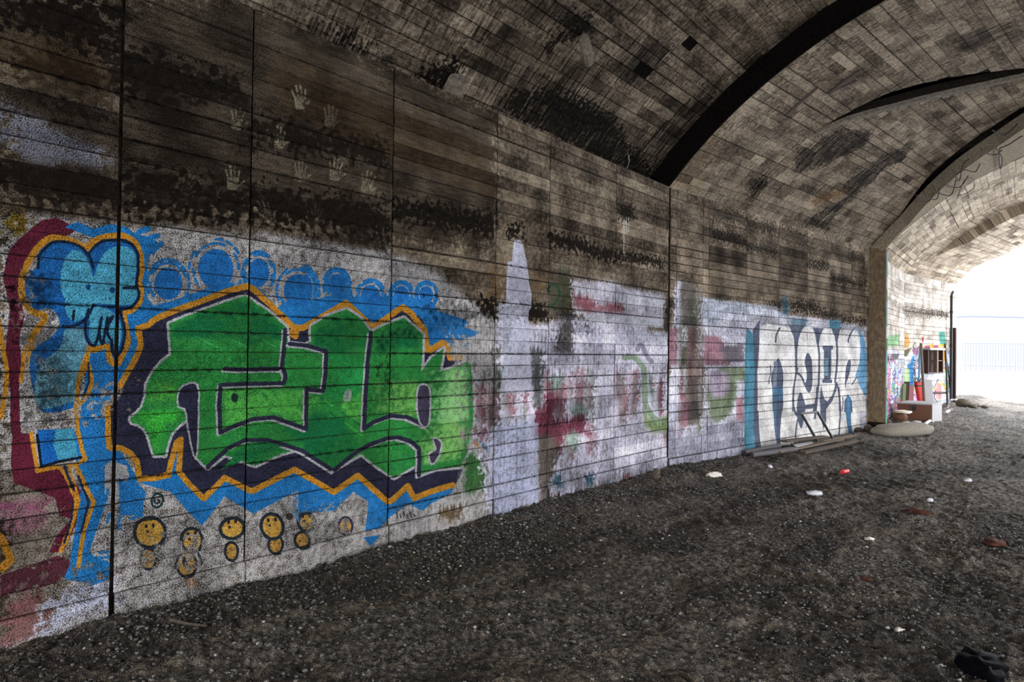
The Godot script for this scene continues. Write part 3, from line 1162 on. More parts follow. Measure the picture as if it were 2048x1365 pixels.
	# the strokes inside: dark with a white edge
	for s in [[1310, 988, 1400, 993, 1645, 988, 1658, 870, 1665, 760], [1690, 842, 1790, 852, 1905, 885, 1900, 1000, 1888, 1118, 1790, 1108, 1788, 1330], [1788, 1340, 1700, 1308, 1600, 1272, 1480, 1282, 1380, 1318, 1285, 1362, 1280, 1200, 1288, 1082, 1450, 1076, 1655, 1072, 1665, 1030, 1650, 988], [2165, 775, 2142, 1000, 2125, 1340, 2180, 1300, 2280, 1262, 2375, 1270, 2460, 1310, 2490, 1325], [1215, 1560, 1330, 1452, 1430, 1405, 1560, 1405, 1660, 1432, 1760, 1465, 1950, 1585], [1954, 1580, 2060, 1490, 2150, 1435, 2260, 1395, 2320, 1388, 2400, 1412, 2448, 1455, 2446, 1610]]:
		var w := []
		for i in range(0, s.size(), 2):
			w.append_array([s[i] - 13, s[i + 1] + 11])
		line("A", w, 20, WHITE)
		line("A", s, 24, NAVY)
	for b in [[[2448, 1100, 2480, 1085, 2508, 1120, 2505, 1260, 2490, 1320, 2455, 1300, 2440, 1200], 0], [[1045, 1135, 1075, 1090, 1150, 1092, 1152, 1300, 1140, 1500, 1100, 1330, 1085, 1225, 1048, 1205], 1], [[2535, 1400, 2575, 1420, 2565, 1480, 2525, 1540, 2510, 1490, 2550, 1460], 0]]:
		line("A", b[0], 22, WHITE, true, true)
		area("A", b[0], Color8(70, 64, 84) if b[1] == 0 else NAVY, true)
	area("A", [1290, 1580, 1440, 1420, 1560, 1415, 1650, 1440, 1480, 1500], Color8(30, 128, 66))
	oval("A", 1370, 1157, 20, 28, Color8(34, 52, 50))
	soft("A", [2000, 1090, 2080, 1080, 2060, 1200, 1990, 1210], Color(0.7, 0.8, 0.7, 0.4))
	oval("A", 2030, 1145, 24, 40, Color(0.62, 0.74, 0.66, 0.6), 0.2)
	# soot that has run over the letters
	soil("A", [900, 1060, 1250, 950, 1450, 900, 1660, 850, 1660, 900, 1400, 980, 1000, 1090], 0, 0.42)
	soil("A", [2190, 740, 2450, 720, 2600, 640, 2780, 620, 2790, 690, 2500, 800, 2200, 860], 0, 0.55)
	soil("A", [2230, 970, 2310, 960, 2330, 1050, 2230, 1050], 0, 0.75)
	soil("A", [2420, 1200, 2500, 1200, 2500, 1330, 2440, 1320], 3, 0.5)
	soil("C", [780, 590, 1130, 590, 1130, 680, 760, 690, 700, 650], 0, 0.6)
	soil("A", [1330, 1400, 2046, 1380, 2046, 1420, 1330, 1450], 0, 0.24)
	soil("C", [0, 660, 400, 680, 400, 800, 60, 780], 0, 0.22)
	soil("C", [760, 690, 1100, 640, 1110, 1000, 1000, 960, 850, 900], 1, 0.30)
	soil("D", [880, -60, 1110, -60, 1110, 480, 920, 480], 1, 0.34)


func paint_left_small_things() -> void:
	# yellow figures
	for f in [[875, 580, 80, 78, 865, 735, 38, 52], [1120, 625, 52, 60, 1088, 765, 50, 66], [1355, 555, 60, 50, 1350, 690, 30, 46], [1590, 545, 54, 64, 1610, 650, 34, 46], [1790, 520, 38, 42, 1765, 625, 36, 40]]:
		oval("B", f[4], f[5], f[6] + 15, f[7] + 15, Color8(40, 46, 56))
		oval("B", f[4], f[5], f[6], f[7], Color8(196, 146, 62))
		oval("B", f[0], f[1], f[2] + 20, f[3] + 20, Color8(40, 50, 60), -0.2)
		oval("B", f[0], f[1], f[2], f[3], Color8(210, 158, 62), -0.2)
		oval("B", f[0] - 22, f[1] - 36, 9, 12, Color8(50, 44, 50))
		oval("B", f[0] + 20, f[1] - 40, 9, 12, Color8(50, 44, 50))
		oval("B", f[0] - 14, f[1] - 6, 9, 8, Color8(50, 44, 50))
	oval("L", 1853, 285, 64, 78, Color8(52, 50, 74))
	oval("L", 1853, 290, 46, 58, Color8(204, 150, 74))
	line("L", [575, 530, 585, 590], 26, Color8(40, 44, 60))
	for k in [[605, 745], [650, 740]]:
		line("L", [k[0], k[1] - 45, k[0] + 3, k[1] + 15], 22, Color8(190, 130, 74))
	for k in [[690, 500, 725, 570], [520, 500, 515, 620]]:
		line("L", [k[0], k[1], k[2], k[3]], 20, Color8(44, 48, 64))
	# a round spiral sign
	line("B", [918, 350, 948, 370, 950, 405, 925, 432, 895, 425, 888, 390, 900, 358, 918, 350], 13, Color8(30, 60, 62), true)
	line("B", [935, 372, 910, 376, 902, 398, 918, 412, 932, 398, 922, 388], 10, Color8(40, 48, 54), true)
	oval("B", 1692, 487, 22, 20, Color8(66, 56, 50))
	# blue ticks on the pale ground
	for k in [[630, 330, 615, 400], [660, 360, 650, 420], [640, 470, 625, 520], [700, 490, 690, 540], [720, 460, 800, 430], [760, 500, 830, 480], [580, 700, 640, 690], [570, 730, 650, 720], [690, 540, 705, 560], [640, 730, 650, 760]]:
		line("B", k, 16, BLUE)
	area("B", [690, 260, 790, 330, 830, 350, 810, 440, 770, 480, 700, 480], BLUE)
	for k in 9:
		line("B", [1712 + (k % 3) * 14, 345 + k * 17, 1716 + (k % 3) * 14, 375 + k * 17], 9, Color8(80, 140, 196))
	for k in 6:
		line("D", [560 + k * 20, 950 + (k % 2) * 12, 566 + k * 20, 985 - (k % 3) * 6], 8, Color8(70, 64, 66))
	# old scribbles and a fragment by the pier
	area("D", [1000, 540, 1030, 525, 1075, 580, 1060, 590], Color8(186, 120, 52))
	area("D", [1040, 530, 1080, 545, 1100, 590, 1070, 580], Color8(40, 110, 160))
	soft("D", [960, 590, 1060, 600, 1070, 810, 970, 820], Color(0.22, 0.42, 0.22, 0.95))
	soft("D", [870, 560, 960, 540, 960, 660, 880, 690], Color(0.38, 0.56, 0.36, 0.9))
	soft("D", [820, 920, 950, 900, 900, 980, 800, 980], Color(0.38, 0.31, 0.23, 0.95))


func paint_faded_part() -> void:
	# the right half: a white cone, and lilac, pink and green paint that has run
	soft("N", [-30, 560, 90, 500, 130, 0, 130, -400, 400, -200, 700, -270, 1000, -230, 1600, -100, 1720, -60, 2200, 0, 2200, 900, 1720, 900, 1000, 1000, 400, 1130, 60, 1290], Color(0.82, 0.81, 0.88, 0.97))
	soft("M", [700, 430, 1000, 460, 1400, 560, 1400, 800, 1000, 800, 700, 690], Color(0.82, 0.81, 0.87, 0.9))
	soft("N", [90, 560, 440, 500, 440, 1130, 70, 1280], Color(0.80, 0.82, 0.94, 1.0))
	for s in [[130, 300, 380, 320, 380, 430, 140, 470], [510, 200, 580, 190, 590, 420, 500, 470], [610, 190, 680, 180, 690, 340, 610, 440], [730, 160, 800, 160, 850, 400, 720, 460], [1030, 190, 1160, 190, 1190, 520, 1050, 450], [1290, 230, 1380, 200, 1340, 420], [1390, 580, 1540, 480, 1560, 660, 1400, 680], [560, 560, 860, 580, 760, 720, 560, 760], [0, 200, 75, 200, 75, 600, 0, 580], [-180, 200, -40, 190, -40, 560, -160, 600]]:
		# paint that ran down in strips
		var x0 := 1e9
		var x1 := -1e9
		var y0 := 1e9
		var y1 := -1e9
		for i in range(0, s.size(), 2):
			x0 = minf(x0, s[i])
			x1 = maxf(x1, s[i])
			y0 = minf(y0, s[i + 1])
			y1 = maxf(y1, s[i + 1])
		for i in int((x1 - x0) / 14.0) + 2:
			var x := rng.randf_range(x0 - 20.0, x1)
			var w := rng.randf_range(12.0, 34.0)
			var a := y0 + rng.randf_range(-50.0, 90.0)
			var b := y1 + rng.randf_range(-120.0, 80.0)
			soft("N", [x, a, x + w, a - 8.0, x + w * 0.8, b, x + w * 0.2, b + 10.0], [Color(0.72, 0.47, 0.56, 0.75), Color(0.70, 0.52, 0.58, 0.7), Color(0.60, 0.68, 0.67, 0.7), Color(0.78, 0.77, 0.84, 0.8), Color(0.56, 0.36, 0.44, 0.7)][i % 5])
	for s in [[410, 420, 560, 420, 560, 520, 780, 480, 820, 560, 640, 620, 610, 760, 560, 780, 500, 640, 430, 680], [500, 310, 580, 300, 570, 430, 480, 450], [720, 560, 850, 610, 850, 640, 700, 610]]:
		soft("N", s, Color(0.46, 0.22, 0.30, 0.92))
	for s in [[710, 550, 870, 590, 850, 700, 720, 640], [700, 660, 1090, 700, 1090, 640, 1000, 620]]:
		soft("M", s, Color(0.66, 0.38, 0.45, 0.75))
	for s in [[570, 200, 620, 190, 620, 280, 570, 290], [700, 400, 830, 400, 820, 480, 690, 470], [640, 640, 740, 600, 740, 740, 660, 760], [130, 140, 210, 150, 210, 280, 130, 280]]:
		soft("N", s, Color(0.58, 0.68, 0.66, 0.8))
	# grey-green runs beside the cone and green swirls
	soft("N", [80, -40, 130, -40, 140, 180, 130, 560, 80, 620], Color(0.34, 0.33, 0.32, 0.95))
	soft("N", [380, -20, 480, -20, 480, 430, 410, 430, 400, 260], Color(0.36, 0.38, 0.39, 0.95))
	soft("N", [430, 640, 540, 620, 600, 760, 500, 1080, 430, 1100], Color(0.40, 0.37, 0.35, 0.9))
	soft("M", [510, 500, 560, 470, 600, 340, 700, 360, 700, 690, 510, 690], Color(0.30, 0.30, 0.22, 0.9))
	soft("M", [600, 800, 700, 700, 700, 1000, 560, 980], Color(0.48, 0.46, 0.48, 0.8))
	line("M", [510, 540, 540, 490, 580, 500, 600, 570, 560, 640, 515, 650], 22, Color8(44, 78, 58, 190), true)
	line("N", [1090, 60, 1160, 55, 1220, 110, 1250, 190, 1245, 300, 1260, 430, 1330, 530, 1420, 520, 1480, 430, 1500, 320], 44, Color8(118, 150, 104, 165), true)
	line("N", [1100, 40, 1180, 40, 1260, 130, 1275, 260, 1300, 420, 1380, 450, 1440, 380], 12, Color8(190, 190, 196, 180), true)
	line("N", [1190, 0, 1220, -40, 1270, 60, 1300, 90], 34, Color8(124, 120, 138, 170), true)
	soft("N", [1250, 450, 1340, 540, 1460, 460, 1480, 560, 1340, 620, 1250, 560], Color(0.50, 0.60, 0.40, 0.9), true)
	# white windows of newer paint
	area("M", [700, 700, 800, 700, 800, 780, 790, 780, 790, 712, 700, 716], Color8(206, 206, 212, 210))
	area("M", [880, 700, 940, 705, 940, 800, 870, 790], Color8(206, 206, 212, 190))
	area("M", [1010, 720, 1390, 745, 1390, 820, 1010, 790], Color8(188, 188, 200, 200))
	area("M", [1010, 880, 1390, 890, 1390, 930, 1010, 935], Color8(188, 188, 200, 140))
	area("M", [1040, 540, 1180, 580, 1390, 610, 1390, 640, 1160, 600], Color8(200, 206, 214, 160))
	# the cone
	area("M", [256, 160, 300, 150, 325, 190, 350, 310, 360, 420, 385, 560, 385, 660, 365, 700, 375, 950, 385, 1300, 150, 1320, 185, 1000, 165, 700, 190, 640, 205, 320, 240, 310], Color8(196, 196, 214, 235))
	area("N", [75, 580, 440, 560, 440, 1130, 65, 1275], Color8(180, 182, 208, 140))
	soil("M", [270, 40, 320, 60, 320, 150, 270, 150], 0, 1.0)
	soil("M", [215, 870, 260, 820, 260, 900, 215, 930], 0, 0.9)
	soil("N", [75, 600, 440, 560, 440, 1130, 65, 1275], 1, 0.30)
	for i in 16:
		var x := rng.randf_range(480.0, 1400.0)
		var y := rng.randf_range(520.0, 1500.0)
		var w := rng.randf_range(60.0, 200.0)
		soil("M", [x, y, x + w, y - 6.0, x + w, y + rng.randf_range(20.0, 60.0), x, y + 50.0], 0, rng.randf_range(0.2, 0.5))
	soil("M", [0, 640, 200, 620, 400, 620, 520, 680, 520, 770, 0, 760], 0, 0.55)
	soil("M", [120, 330, 200, 330, 190, 640, 100, 620], 3, 0.7)
	soil("M", [370, 410, 500, 410, 490, 600, 385, 560], 3, 0.5)
	soil("M", [510, 90, 1000, 230, 1400, 300, 1400, 360, 1000, 310, 510, 190], 0, 0.62)
	soil("M", [600, 660, 720, 660, 700, 1000, 540, 960], 0, 0.5)
	soil("N", [480, 440, 830, 470, 830, 560, 480, 600], 0, 0.42)
	soil("N", [500, 1000, 980, 930, 1500, 850, 1500, 930, 980, 1010, 500, 1090], 0, 0.5)
	soil("N", [1200, 790, 1290, 780, 1290, 940, 1200, 930], 0, 0.6)
	soil("M", [1080, 0, 1130, 0, 1100, 260, 1080, 260], 2, 1.0)
	soil("S", [90, 1000, 170, 990, 160, 1060, 90, 1050], 0, 0.6)
	line("M", [1090, -10, 1092, 150, 1088, 250], 7, Color8(200, 198, 192, 200))
	line("M", [1108, -20, 1112, 100], 7, Color8(200, 198, 192, 180))
	line("M", [1125, -20, 1128, 90], 7, Color8(200, 198, 192, 150))
	for k in [[800, 830, 30, 110], [960, 950, 20, 80], [560, 830, 30, 90]]:
		soft("N", [k[0], k[1] + 100, k[0] + 60, k[1] + 100, k[0] + 60, k[1] + 190, k[0], k[1] + 200], Color(0.28, 0.46, 0.58, 0.9))
	soft("N", [820, 1010, 1400, 920, 1700, 900, 1700, 1000, 860, 1090], Color(0.52, 0.50, 0.50, 0.9))
	soft("N", [940, 1010, 980, 1000, 980, 1100, 940, 1100], Color(0.16, 0.40, 0.55, 0.95))
	soft("N", [1040, 990, 1060, 990, 1060, 1080, 1040, 1080], Color(0.16, 0.40, 0.55, 0.95))
	soft("N", [1210, 930, 1300, 920, 1290, 970, 1220, 980], Color(0.62, 0.52, 0.28, 0.9))
	soft("N", [1070, 950, 1130, 940, 1120, 990, 1070, 990], Color(0.66, 0.36, 0.34, 0.9))


func paint_hands() -> void:
	# pale hand prints
	for h in [["Q", 1755, 590, 1.0, -0.15, 235], ["Q", 1385, 715, 0.95, 0.1, 150], ["Q", 1632, 825, 0.9, 0.0, 170], ["Q", 1930, 700, 0.95, 0.05, 130], ["Q", 1362, 1062, 1.0, 0.0, 190], ["Q", 1755, 1020, 0.9, 0.05, 150], ["Q", 1958, 1012, 0.95, 0.1, 190], ["Q", 1552, 1255, 1.0, -0.4, 130], ["Q", 1090, 1100, 0.9, 0.4, 60], ["Q", 1840, 1270, 0.9, 0.2, 60], ["R", 390, 1085, 0.95, 0.2, 170], ["C", 920, 275, 0.8, 0.0, 110], ["C", 1085, 310, 0.85, 0.1, 110], ["C", 760, 290, 0.8, 0.0, 60]]:
		var c := Color8(170, 160, 128, int(h[5] * 0.95))
		var k: float = h[3]
		var o := Vector2(h[1], h[2])
		var palm := PackedVector2Array([Vector2(-30, 45), Vector2(-36, 10), Vector2(-30, -20), Vector2(28, -20), Vector2(32, 10), Vector2(22, 48)])
		var xy := []
		for p in palm:
			var q: Vector2 = o + p.rotated(h[4]) * k
			xy.append_array([q.x, q.y])
		area(h[0], xy, c, true)
		for f in [[-30, -22, -42, -66, 13], [-11, -26, -16, -90, 14], [8, -26, 10, -86, 14], [26, -20, 36, -60, 12], [30, 26, 62, 0, 14]]:
			var a: Vector2 = o + Vector2(f[0], f[1]).rotated(h[4]) * k
			var b: Vector2 = o + Vector2(f[2], f[3]).rotated(h[4]) * k
			line(h[0], [a.x, a.y, b.x, b.y], f[4] * k, c)
		soil(h[0], [o.x - 60, o.y - 95, o.x + 65, o.y - 95, o.x + 60, o.y + 60, o.x - 50, o.y + 60], 1, 0.42)


func build_middle_wall() -> void:
	var f := upright(P1, P2, Rect2(-0.05, -0.2, P1.distance_to(P2) + 0.1, WALL_H + 0.3))
	var cv := Canvas.new(f, 2048, 1024)
	var r := RandomNumberGenerator.new()
	r.seed = 22
	cv.rows = joints(0.12, WALL_H - 0.14, 0.13, 0.012, r)
	cv.rows.append(WALL_H)
	cv.cols = PackedFloat32Array([0.0])
	for q in [1352, 1405, 1417, 1493, 1557, 1614, 1660, 1702, 1728]:
		cv.cols.append(on_face(f, Vector2(q, 600)).x)
	cv.cols.append(f.length)
	cv.tone = 0.10
	cv.drip = 0.05
	cv.ragged = 1.6
	active = [cv]
	paint_middle_piece()
	var m := canvas_material("lettered_concrete", finish(cv, 33), 1.6)
	var root := base("wall_left_middle")
	tag(root, "middle stretch of concrete wall with tall white letters on blue shadow", "wall", "", "structure")
	var s := Soup.new()
	for side in [1.0]:
		var q0 := f.at(0, -0.6, -0.008)
		var q1 := f.at(f.length, WALL_H, -0.75)
		var t := Transform3D(Basis(Vector3(f.t.x, 0, f.t.y), Vector3.UP, Vector3(f.n.x, 0, f.n.y)), Vector3(P1.x, 0, P1.y))
		s.box(Vector3(0, -0.6, -0.75), Vector3(f.length + 0.05, WALL_H, -0.008), t, 0.004)
	put("core", s.mesh(), mats["backing"], root)
	var list := []
	for i in cv.cols.size() - 1:
		for k in cv.rows.size() - 1:
			if cv.cols[i + 1] - cv.cols[i] > 0.02:
				list.append([cv.cols[i], cv.cols[i + 1], cv.cols[i], cv.cols[i + 1], cv.rows[k], cv.rows[k + 1]])
	lay_boards(root, f, list, func(_q): return m, 0.006, 290, 4)
	for i in 6:
		var p := Soup.new()
		var u := 0.02 + i * 1.34
		board(p, f, [u, u + 1.32, u, u + 1.32], -0.2, 0.118, 0.02, 5, rng)
		put("plinth", p.mesh(), m, root)


func paint_middle_piece() -> void:
	soft("E", [480, 900, 520, 350, 700, 480, 1000, 560, 1250, 600, 1820, 690, 1820, 1400, 400, 1700], Color(0.80, 0.80, 0.87, 0.95))
	soft("E", [690, 480, 760, 500, 990, 530, 1220, 560, 1200, 600, 1000, 610, 860, 640, 700, 700], Color(0.80, 0.82, 0.88, 1.0))
	for s in [[440, 700, 540, 700, 520, 950, 440, 950], [700, 750, 820, 750, 900, 950, 720, 960], [560, 1160, 640, 1100, 640, 1365, 540, 1365], [930, 1180, 990, 1160, 990, 1365, 930, 1365]]:
		soft("E", s, Color(0.62, 0.44, 0.52, 0.8))
	for s in [[730, 1060, 870, 960, 930, 1080, 900, 1260, 780, 1340, 740, 1220], [900, 970, 990, 980, 990, 1060, 910, 1050]]:
		soft("E", s, Color(0.42, 0.50, 0.40, 0.8), true)
	soft("E", [1010, 600, 1800, 690, 1800, 760, 1010, 700], Color(0.78, 0.80, 0.88, 0.7))
	soft("E", [750, 1010, 860, 1000, 880, 1130, 800, 1180, 740, 1130], Color(0.60, 0.56, 0.64, 0.9), true)
	soft("E", [820, 830, 990, 800, 990, 930, 850, 930], Color(0.42, 0.40, 0.46, 0.85))
	soft("G", [0, 400, 560, 380, 960, 300, 960, 700, 300, 900, 0, 950], Color(0.68, 0.69, 0.78, 0.85))
	# dark and green run down the pier
	soft("E", [540, 350, 690, 440, 680, 800, 720, 1000, 690, 1365, 600, 1365, 590, 800], Color(0.50, 0.48, 0.50, 0.5))
	for i in 34:
		var x := 545.0 + rng.randf() * 150.0
		var a := 420.0 + rng.randf() * 500.0
		var w := 5.0 + rng.randf() * 13.0
		var b := a + 120.0 + rng.randf() * 420.0
		soft("E", [x, a, x + w, a - 8.0, x + w * 0.9, b, x + w * 0.3, b + 20.0], [Color(0.34, 0.40, 0.32, 0.8), Color(0.44, 0.24, 0.29, 0.8), Color(0.24, 0.21, 0.20, 0.85), Color(0.66, 0.66, 0.68, 0.8), Color(0.46, 0.30, 0.32, 0.8)][i % 5])
	soil("E", [600, 350, 650, 350, 680, 1000, 670, 1365, 615, 1365, 590, 700], 0, 0.22)
	# brown-black tide line
	soil("E", [700, 700, 900, 600, 1100, 590, 1250, 560, 1450, 610, 1600, 660, 1800, 680, 1800, 640, 1600, 610, 1450, 540, 1250, 520, 1100, 560, 900, 570, 740, 640], 0, 0.66)
	soil("E", [700, 700, 780, 650, 900, 590, 860, 680, 740, 760], 3, 0.7)
	soil("E", [690, 0, 1820, 260, 1820, 620, 1250, 520, 760, 480], 0, 0.12)
	soil("E", [760, 30, 1000, 100, 1000, 160, 760, 110], 0, 0.35)
	soil("E", [1010, 130, 1220, 170, 1220, 210, 1010, 170], 0, 0.4)
	soil("E", [1410, 240, 1570, 260, 1570, 310, 1410, 290], 0, 0.45)
	soil("E", [1570, 350, 1820, 380, 1820, 420, 1570, 400], 0, 0.4)
	soil("S", [530, 1000, 700, 1040, 1000, 1130, 1280, 1230, 1270, 1280, 1000, 1190, 700, 1090, 530, 1060], 0, 0.35)
	soil("S", [860, 1060, 1290, 1210, 1290, 1250, 860, 1110], 2, 0.5)
	# blue band
	var slate := Color8(86, 94, 114)
	var teal := Color8(74, 136, 160)
	area("E", [985, 880, 1000, 700, 1040, 740, 1060, 1000, 1060, 1400, 985, 1400], teal)
	area("E", [1040, 720, 1090, 650, 1085, 800, 1072, 1000, 1075, 1400, 1040, 1400, 1055, 1000], slate)
	area("G", [962, -20, 1060, -20, 1060, 500, 1075, 680, 962, 690], teal)
	area("G", [1058, -20, 1100, -20, 1112, 300, 1128, 640, 1070, 680, 1058, 400], slate)
	# white field of the letters
	var white := Color8(226, 222, 218)
	area("F", [150, 230, 230, 190, 400, 220, 500, 230, 740, 220, 1000, 250, 1240, 260, 1440, 280, 1490, 360, 1505, 540, 1490, 720, 1440, 900, 1500, 1060, 1560, 1180, 1580, 1380, 95, 1380, 110, 700, 130, 400], white)
	area("G", [1100, -20, 2048, -20, 2140, 60, 2150, 430, 1900, 500, 1300, 610, 1130, 650, 1110, 300], white)
	# shadow shapes
	area("F", [375, 665, 425, 750, 448, 900, 445, 1150, 430, 1400, 312, 1400, 302, 1100, 285, 950, 300, 850], slate, true)
	area("F", [320, 700, 368, 700, 360, 1060, 310, 1050], Color8(120, 126, 146))
	area("G", [1252, -30, 1360, -30, 1345, 200, 1325, 540, 1290, 600, 1272, 400, 1255, 150], Color8(78, 118, 150))
	area("G", [1290, 100, 1345, 100, 1322, 560, 1290, 600], slate)
	area("F", [520, 215, 745, 215, 690, 300, 655, 420, 642, 560, 645, 820, 612, 870, 610, 560, 590, 360], slate)
	line("F", [645, 800, 625, 880, 605, 1000, 588, 1150, 580, 1380], 24, slate, true)
	line("G", [1470, -20, 1460, 120, 1478, 220, 1510, 275], 20, slate, true)
	line("F", [625, 865, 680, 890, 720, 960, 742, 1020], 28, slate, true)
	area("F", [785, 590, 822, 640, 845, 750, 848, 1000, 832, 1100, 796, 1132, 760, 1080, 745, 1020, 770, 950, 770, 850, 745, 740, 752, 650], slate, true)
	area("F", [850, 240, 1005, 255, 955, 350, 935, 460, 905, 460, 880, 320], slate)
	line("F", [918, 450, 940, 600, 938, 900, 922, 1100, 890, 1270, 868, 1380], 26, slate, true)
	area("F", [985, 488, 1130, 490, 1126, 542, 1105, 548, 1102, 900, 1095, 950, 1122, 960, 1115, 1002, 985, 998, 980, 960, 1008, 945, 1004, 548, 985, 536], slate)
	area("F", [1015, 660, 1068, 660, 1062, 900, 1015, 900], Color8(112, 152, 172))
	area("F", [1105, 255, 1225, 262, 1200, 380, 1192, 480, 1172, 480, 1150, 360], slate)
	line("F", [1182, 470, 1186, 620, 1178, 800, 1158, 990], 26, slate, true)
	area("F", [968, 1030, 985, 1120, 1010, 1215, 1050, 1250, 1100, 1215, 1140, 1120, 1165, 990, 1195, 985, 1160, 1120, 1110, 1230, 1050, 1315, 1010, 1340, 960, 1380, 948, 1220], slate)
	line("F", [1180, 1000, 1205, 1100, 1220, 1250, 1222, 1380], 20, slate, true)
	area("F", [1352, 675, 1374, 740, 1352, 880, 1312, 1000, 1296, 1080, 1298, 900, 1312, 760], slate, true)
	line("F", [1448, 925, 1412, 985, 1390, 1022], 16, slate)
	line("F", [1430, 250, 1390, 290, 1350, 380, 1340, 440], 20, slate, true)
	line("F", [400, 250, 360, 340, 345, 440], 22, slate, true)
	line("F", [270, 760, 280, 860, 260, 950, 255, 1010], 14, slate, true)
	area("F", [1470, 250, 1520, 320, 1560, 420, 1592, 600, 1590, 1160, 1565, 1175, 1500, 1060, 1460, 940, 1435, 900, 1490, 720, 1505, 560, 1495, 400], Color8(104, 158, 198))
	area("F", [1340, 1158, 1388, 1240, 1400, 1400, 1280, 1400, 1288, 1240], slate)
	line("F", [1262, 1200, 1268, 1290, 1255, 1380], 14, slate, true)
	area("F", [680, 1130, 728, 1220, 750, 1300, 885, 1278, 872, 1345, 752, 1358, 742, 1400, 640, 1400, 650, 1220], slate)
	area("G", [1530, 30, 1560, 60, 1582, 155, 1690, 148, 1690, 182, 1572, 192, 1572, 310, 1548, 398, 1520, 340, 1498, 240, 1505, 110], slate, true)
	line("G", [1712, -20, 1705, 100, 1685, 290], 24, slate)
	line("G", [1510, 300, 1490, 430, 1475, 540], 14, slate)
	area("G", [1745, 40, 1762, 130, 1800, 140, 1860, 60, 1890, -30, 1915, -30, 1870, 110, 1800, 200, 1800, 330, 1772, 405, 1740, 250, 1745, 140], slate)
	line("G", [1930, -20, 1948, 200, 1930, 400, 1915, 510], 15, slate, true)
	area("G", [2015, 50, 2055, 80, 2060, 470, 2025, 480, 1998, 200], Color8(70, 122, 160))
	soft("E", [1560, 640, 1640, 640, 1640, 720, 1560, 720], Color(0.25, 0.48, 0.58, 0.9))
	soft("E", [1240, 480, 1280, 480, 1290, 600, 1240, 620], Color(0.20, 0.36, 0.44, 0.9))
	soft("E", [1300, 630, 1420, 640, 1400, 700, 1300, 690], Color(0.32, 0.46, 0.56, 0.8))
	soil("F", [130, 150, 700, 180, 1000, 220, 1450, 250, 1480, 420, 1150, 400, 700, 330, 440, 560, 130, 520], 1, 0.22)
	soil("F", [100, 1080, 1580, 1020, 1580, 1400, 100, 1400], 1, 0.04)
	soil("G", [1100, 200, 2048, 60, 2100, 460, 1500, 600, 1100, 680], 1, 0.12)
	soil("F", [1540, 240, 1620, 240, 1620, 900, 1585, 760], 3, 0.6)
	soil("E", [980, 560, 1800, 640, 1800, 720, 980, 660], 1, 0.3)


func build_end_walls() -> void:
	var root := base("wall_left_end")
	tag(root, "last stretch of concrete wall, coloured paler for the daylight there and covered in small bright tags", "wall", "", "structure")
	var k := 0
	for ends in [[P2, P3], [P3, P4]]:
		var f := upright(ends[0], ends[1], Rect2(-0.05, -0.2, ends[0].distance_to(ends[1]) + 0.1, WALL_H + 0.3))
		var cv := Canvas.new(f, 1024, 768)
		var r := RandomNumberGenerator.new()
		r.seed = 23 + k
		cv.rows = joints(0.1, WALL_H - 0.2, 0.13, 0.012, r)
		cv.rows.append(WALL_H)
		cv.cols = joints(0.0, f.length, 0.74, 0.14, r)
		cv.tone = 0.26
		cv.light = Color8(216, 208, 196)  # raised pale: daylight from the mouth is put into the concrete colour
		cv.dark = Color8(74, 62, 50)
		cv.ragged = 1.5
		cv.contrast = 0.7
		cv.drip = 0.04
		active = [cv]
		paint_end_piece(k)
		var m := canvas_material("tagged_concrete_%s" % ["bend", "mouth"][k], finish(cv, 40 + k), 1.4)
		var s := Soup.new()
		var t := Transform3D(Basis(Vector3(f.t.x, 0, f.t.y), Vector3.UP, Vector3(f.n.x, 0, f.n.y)), Vector3(f.a.x, 0, f.a.y))
		s.box(Vector3(0, -0.6, -0.75), Vector3(f.length + 0.03, WALL_H, -0.006), t, 0.004)
		put("core", s.mesh(), mats["backing"], root)
		var list := []
		for i in cv.cols.size() - 1:
			for j in cv.rows.size() - 1:
				list.append([cv.cols[i], cv.cols[i + 1], cv.cols[i], cv.cols[i + 1], cv.rows[j], cv.rows[j + 1]])
		list.append([0.0, f.length, 0.0, f.length, -0.2, 0.1])
		lay_boards(root, f, list, func(_q): return m, 0.005, 140, 3)
		k += 1


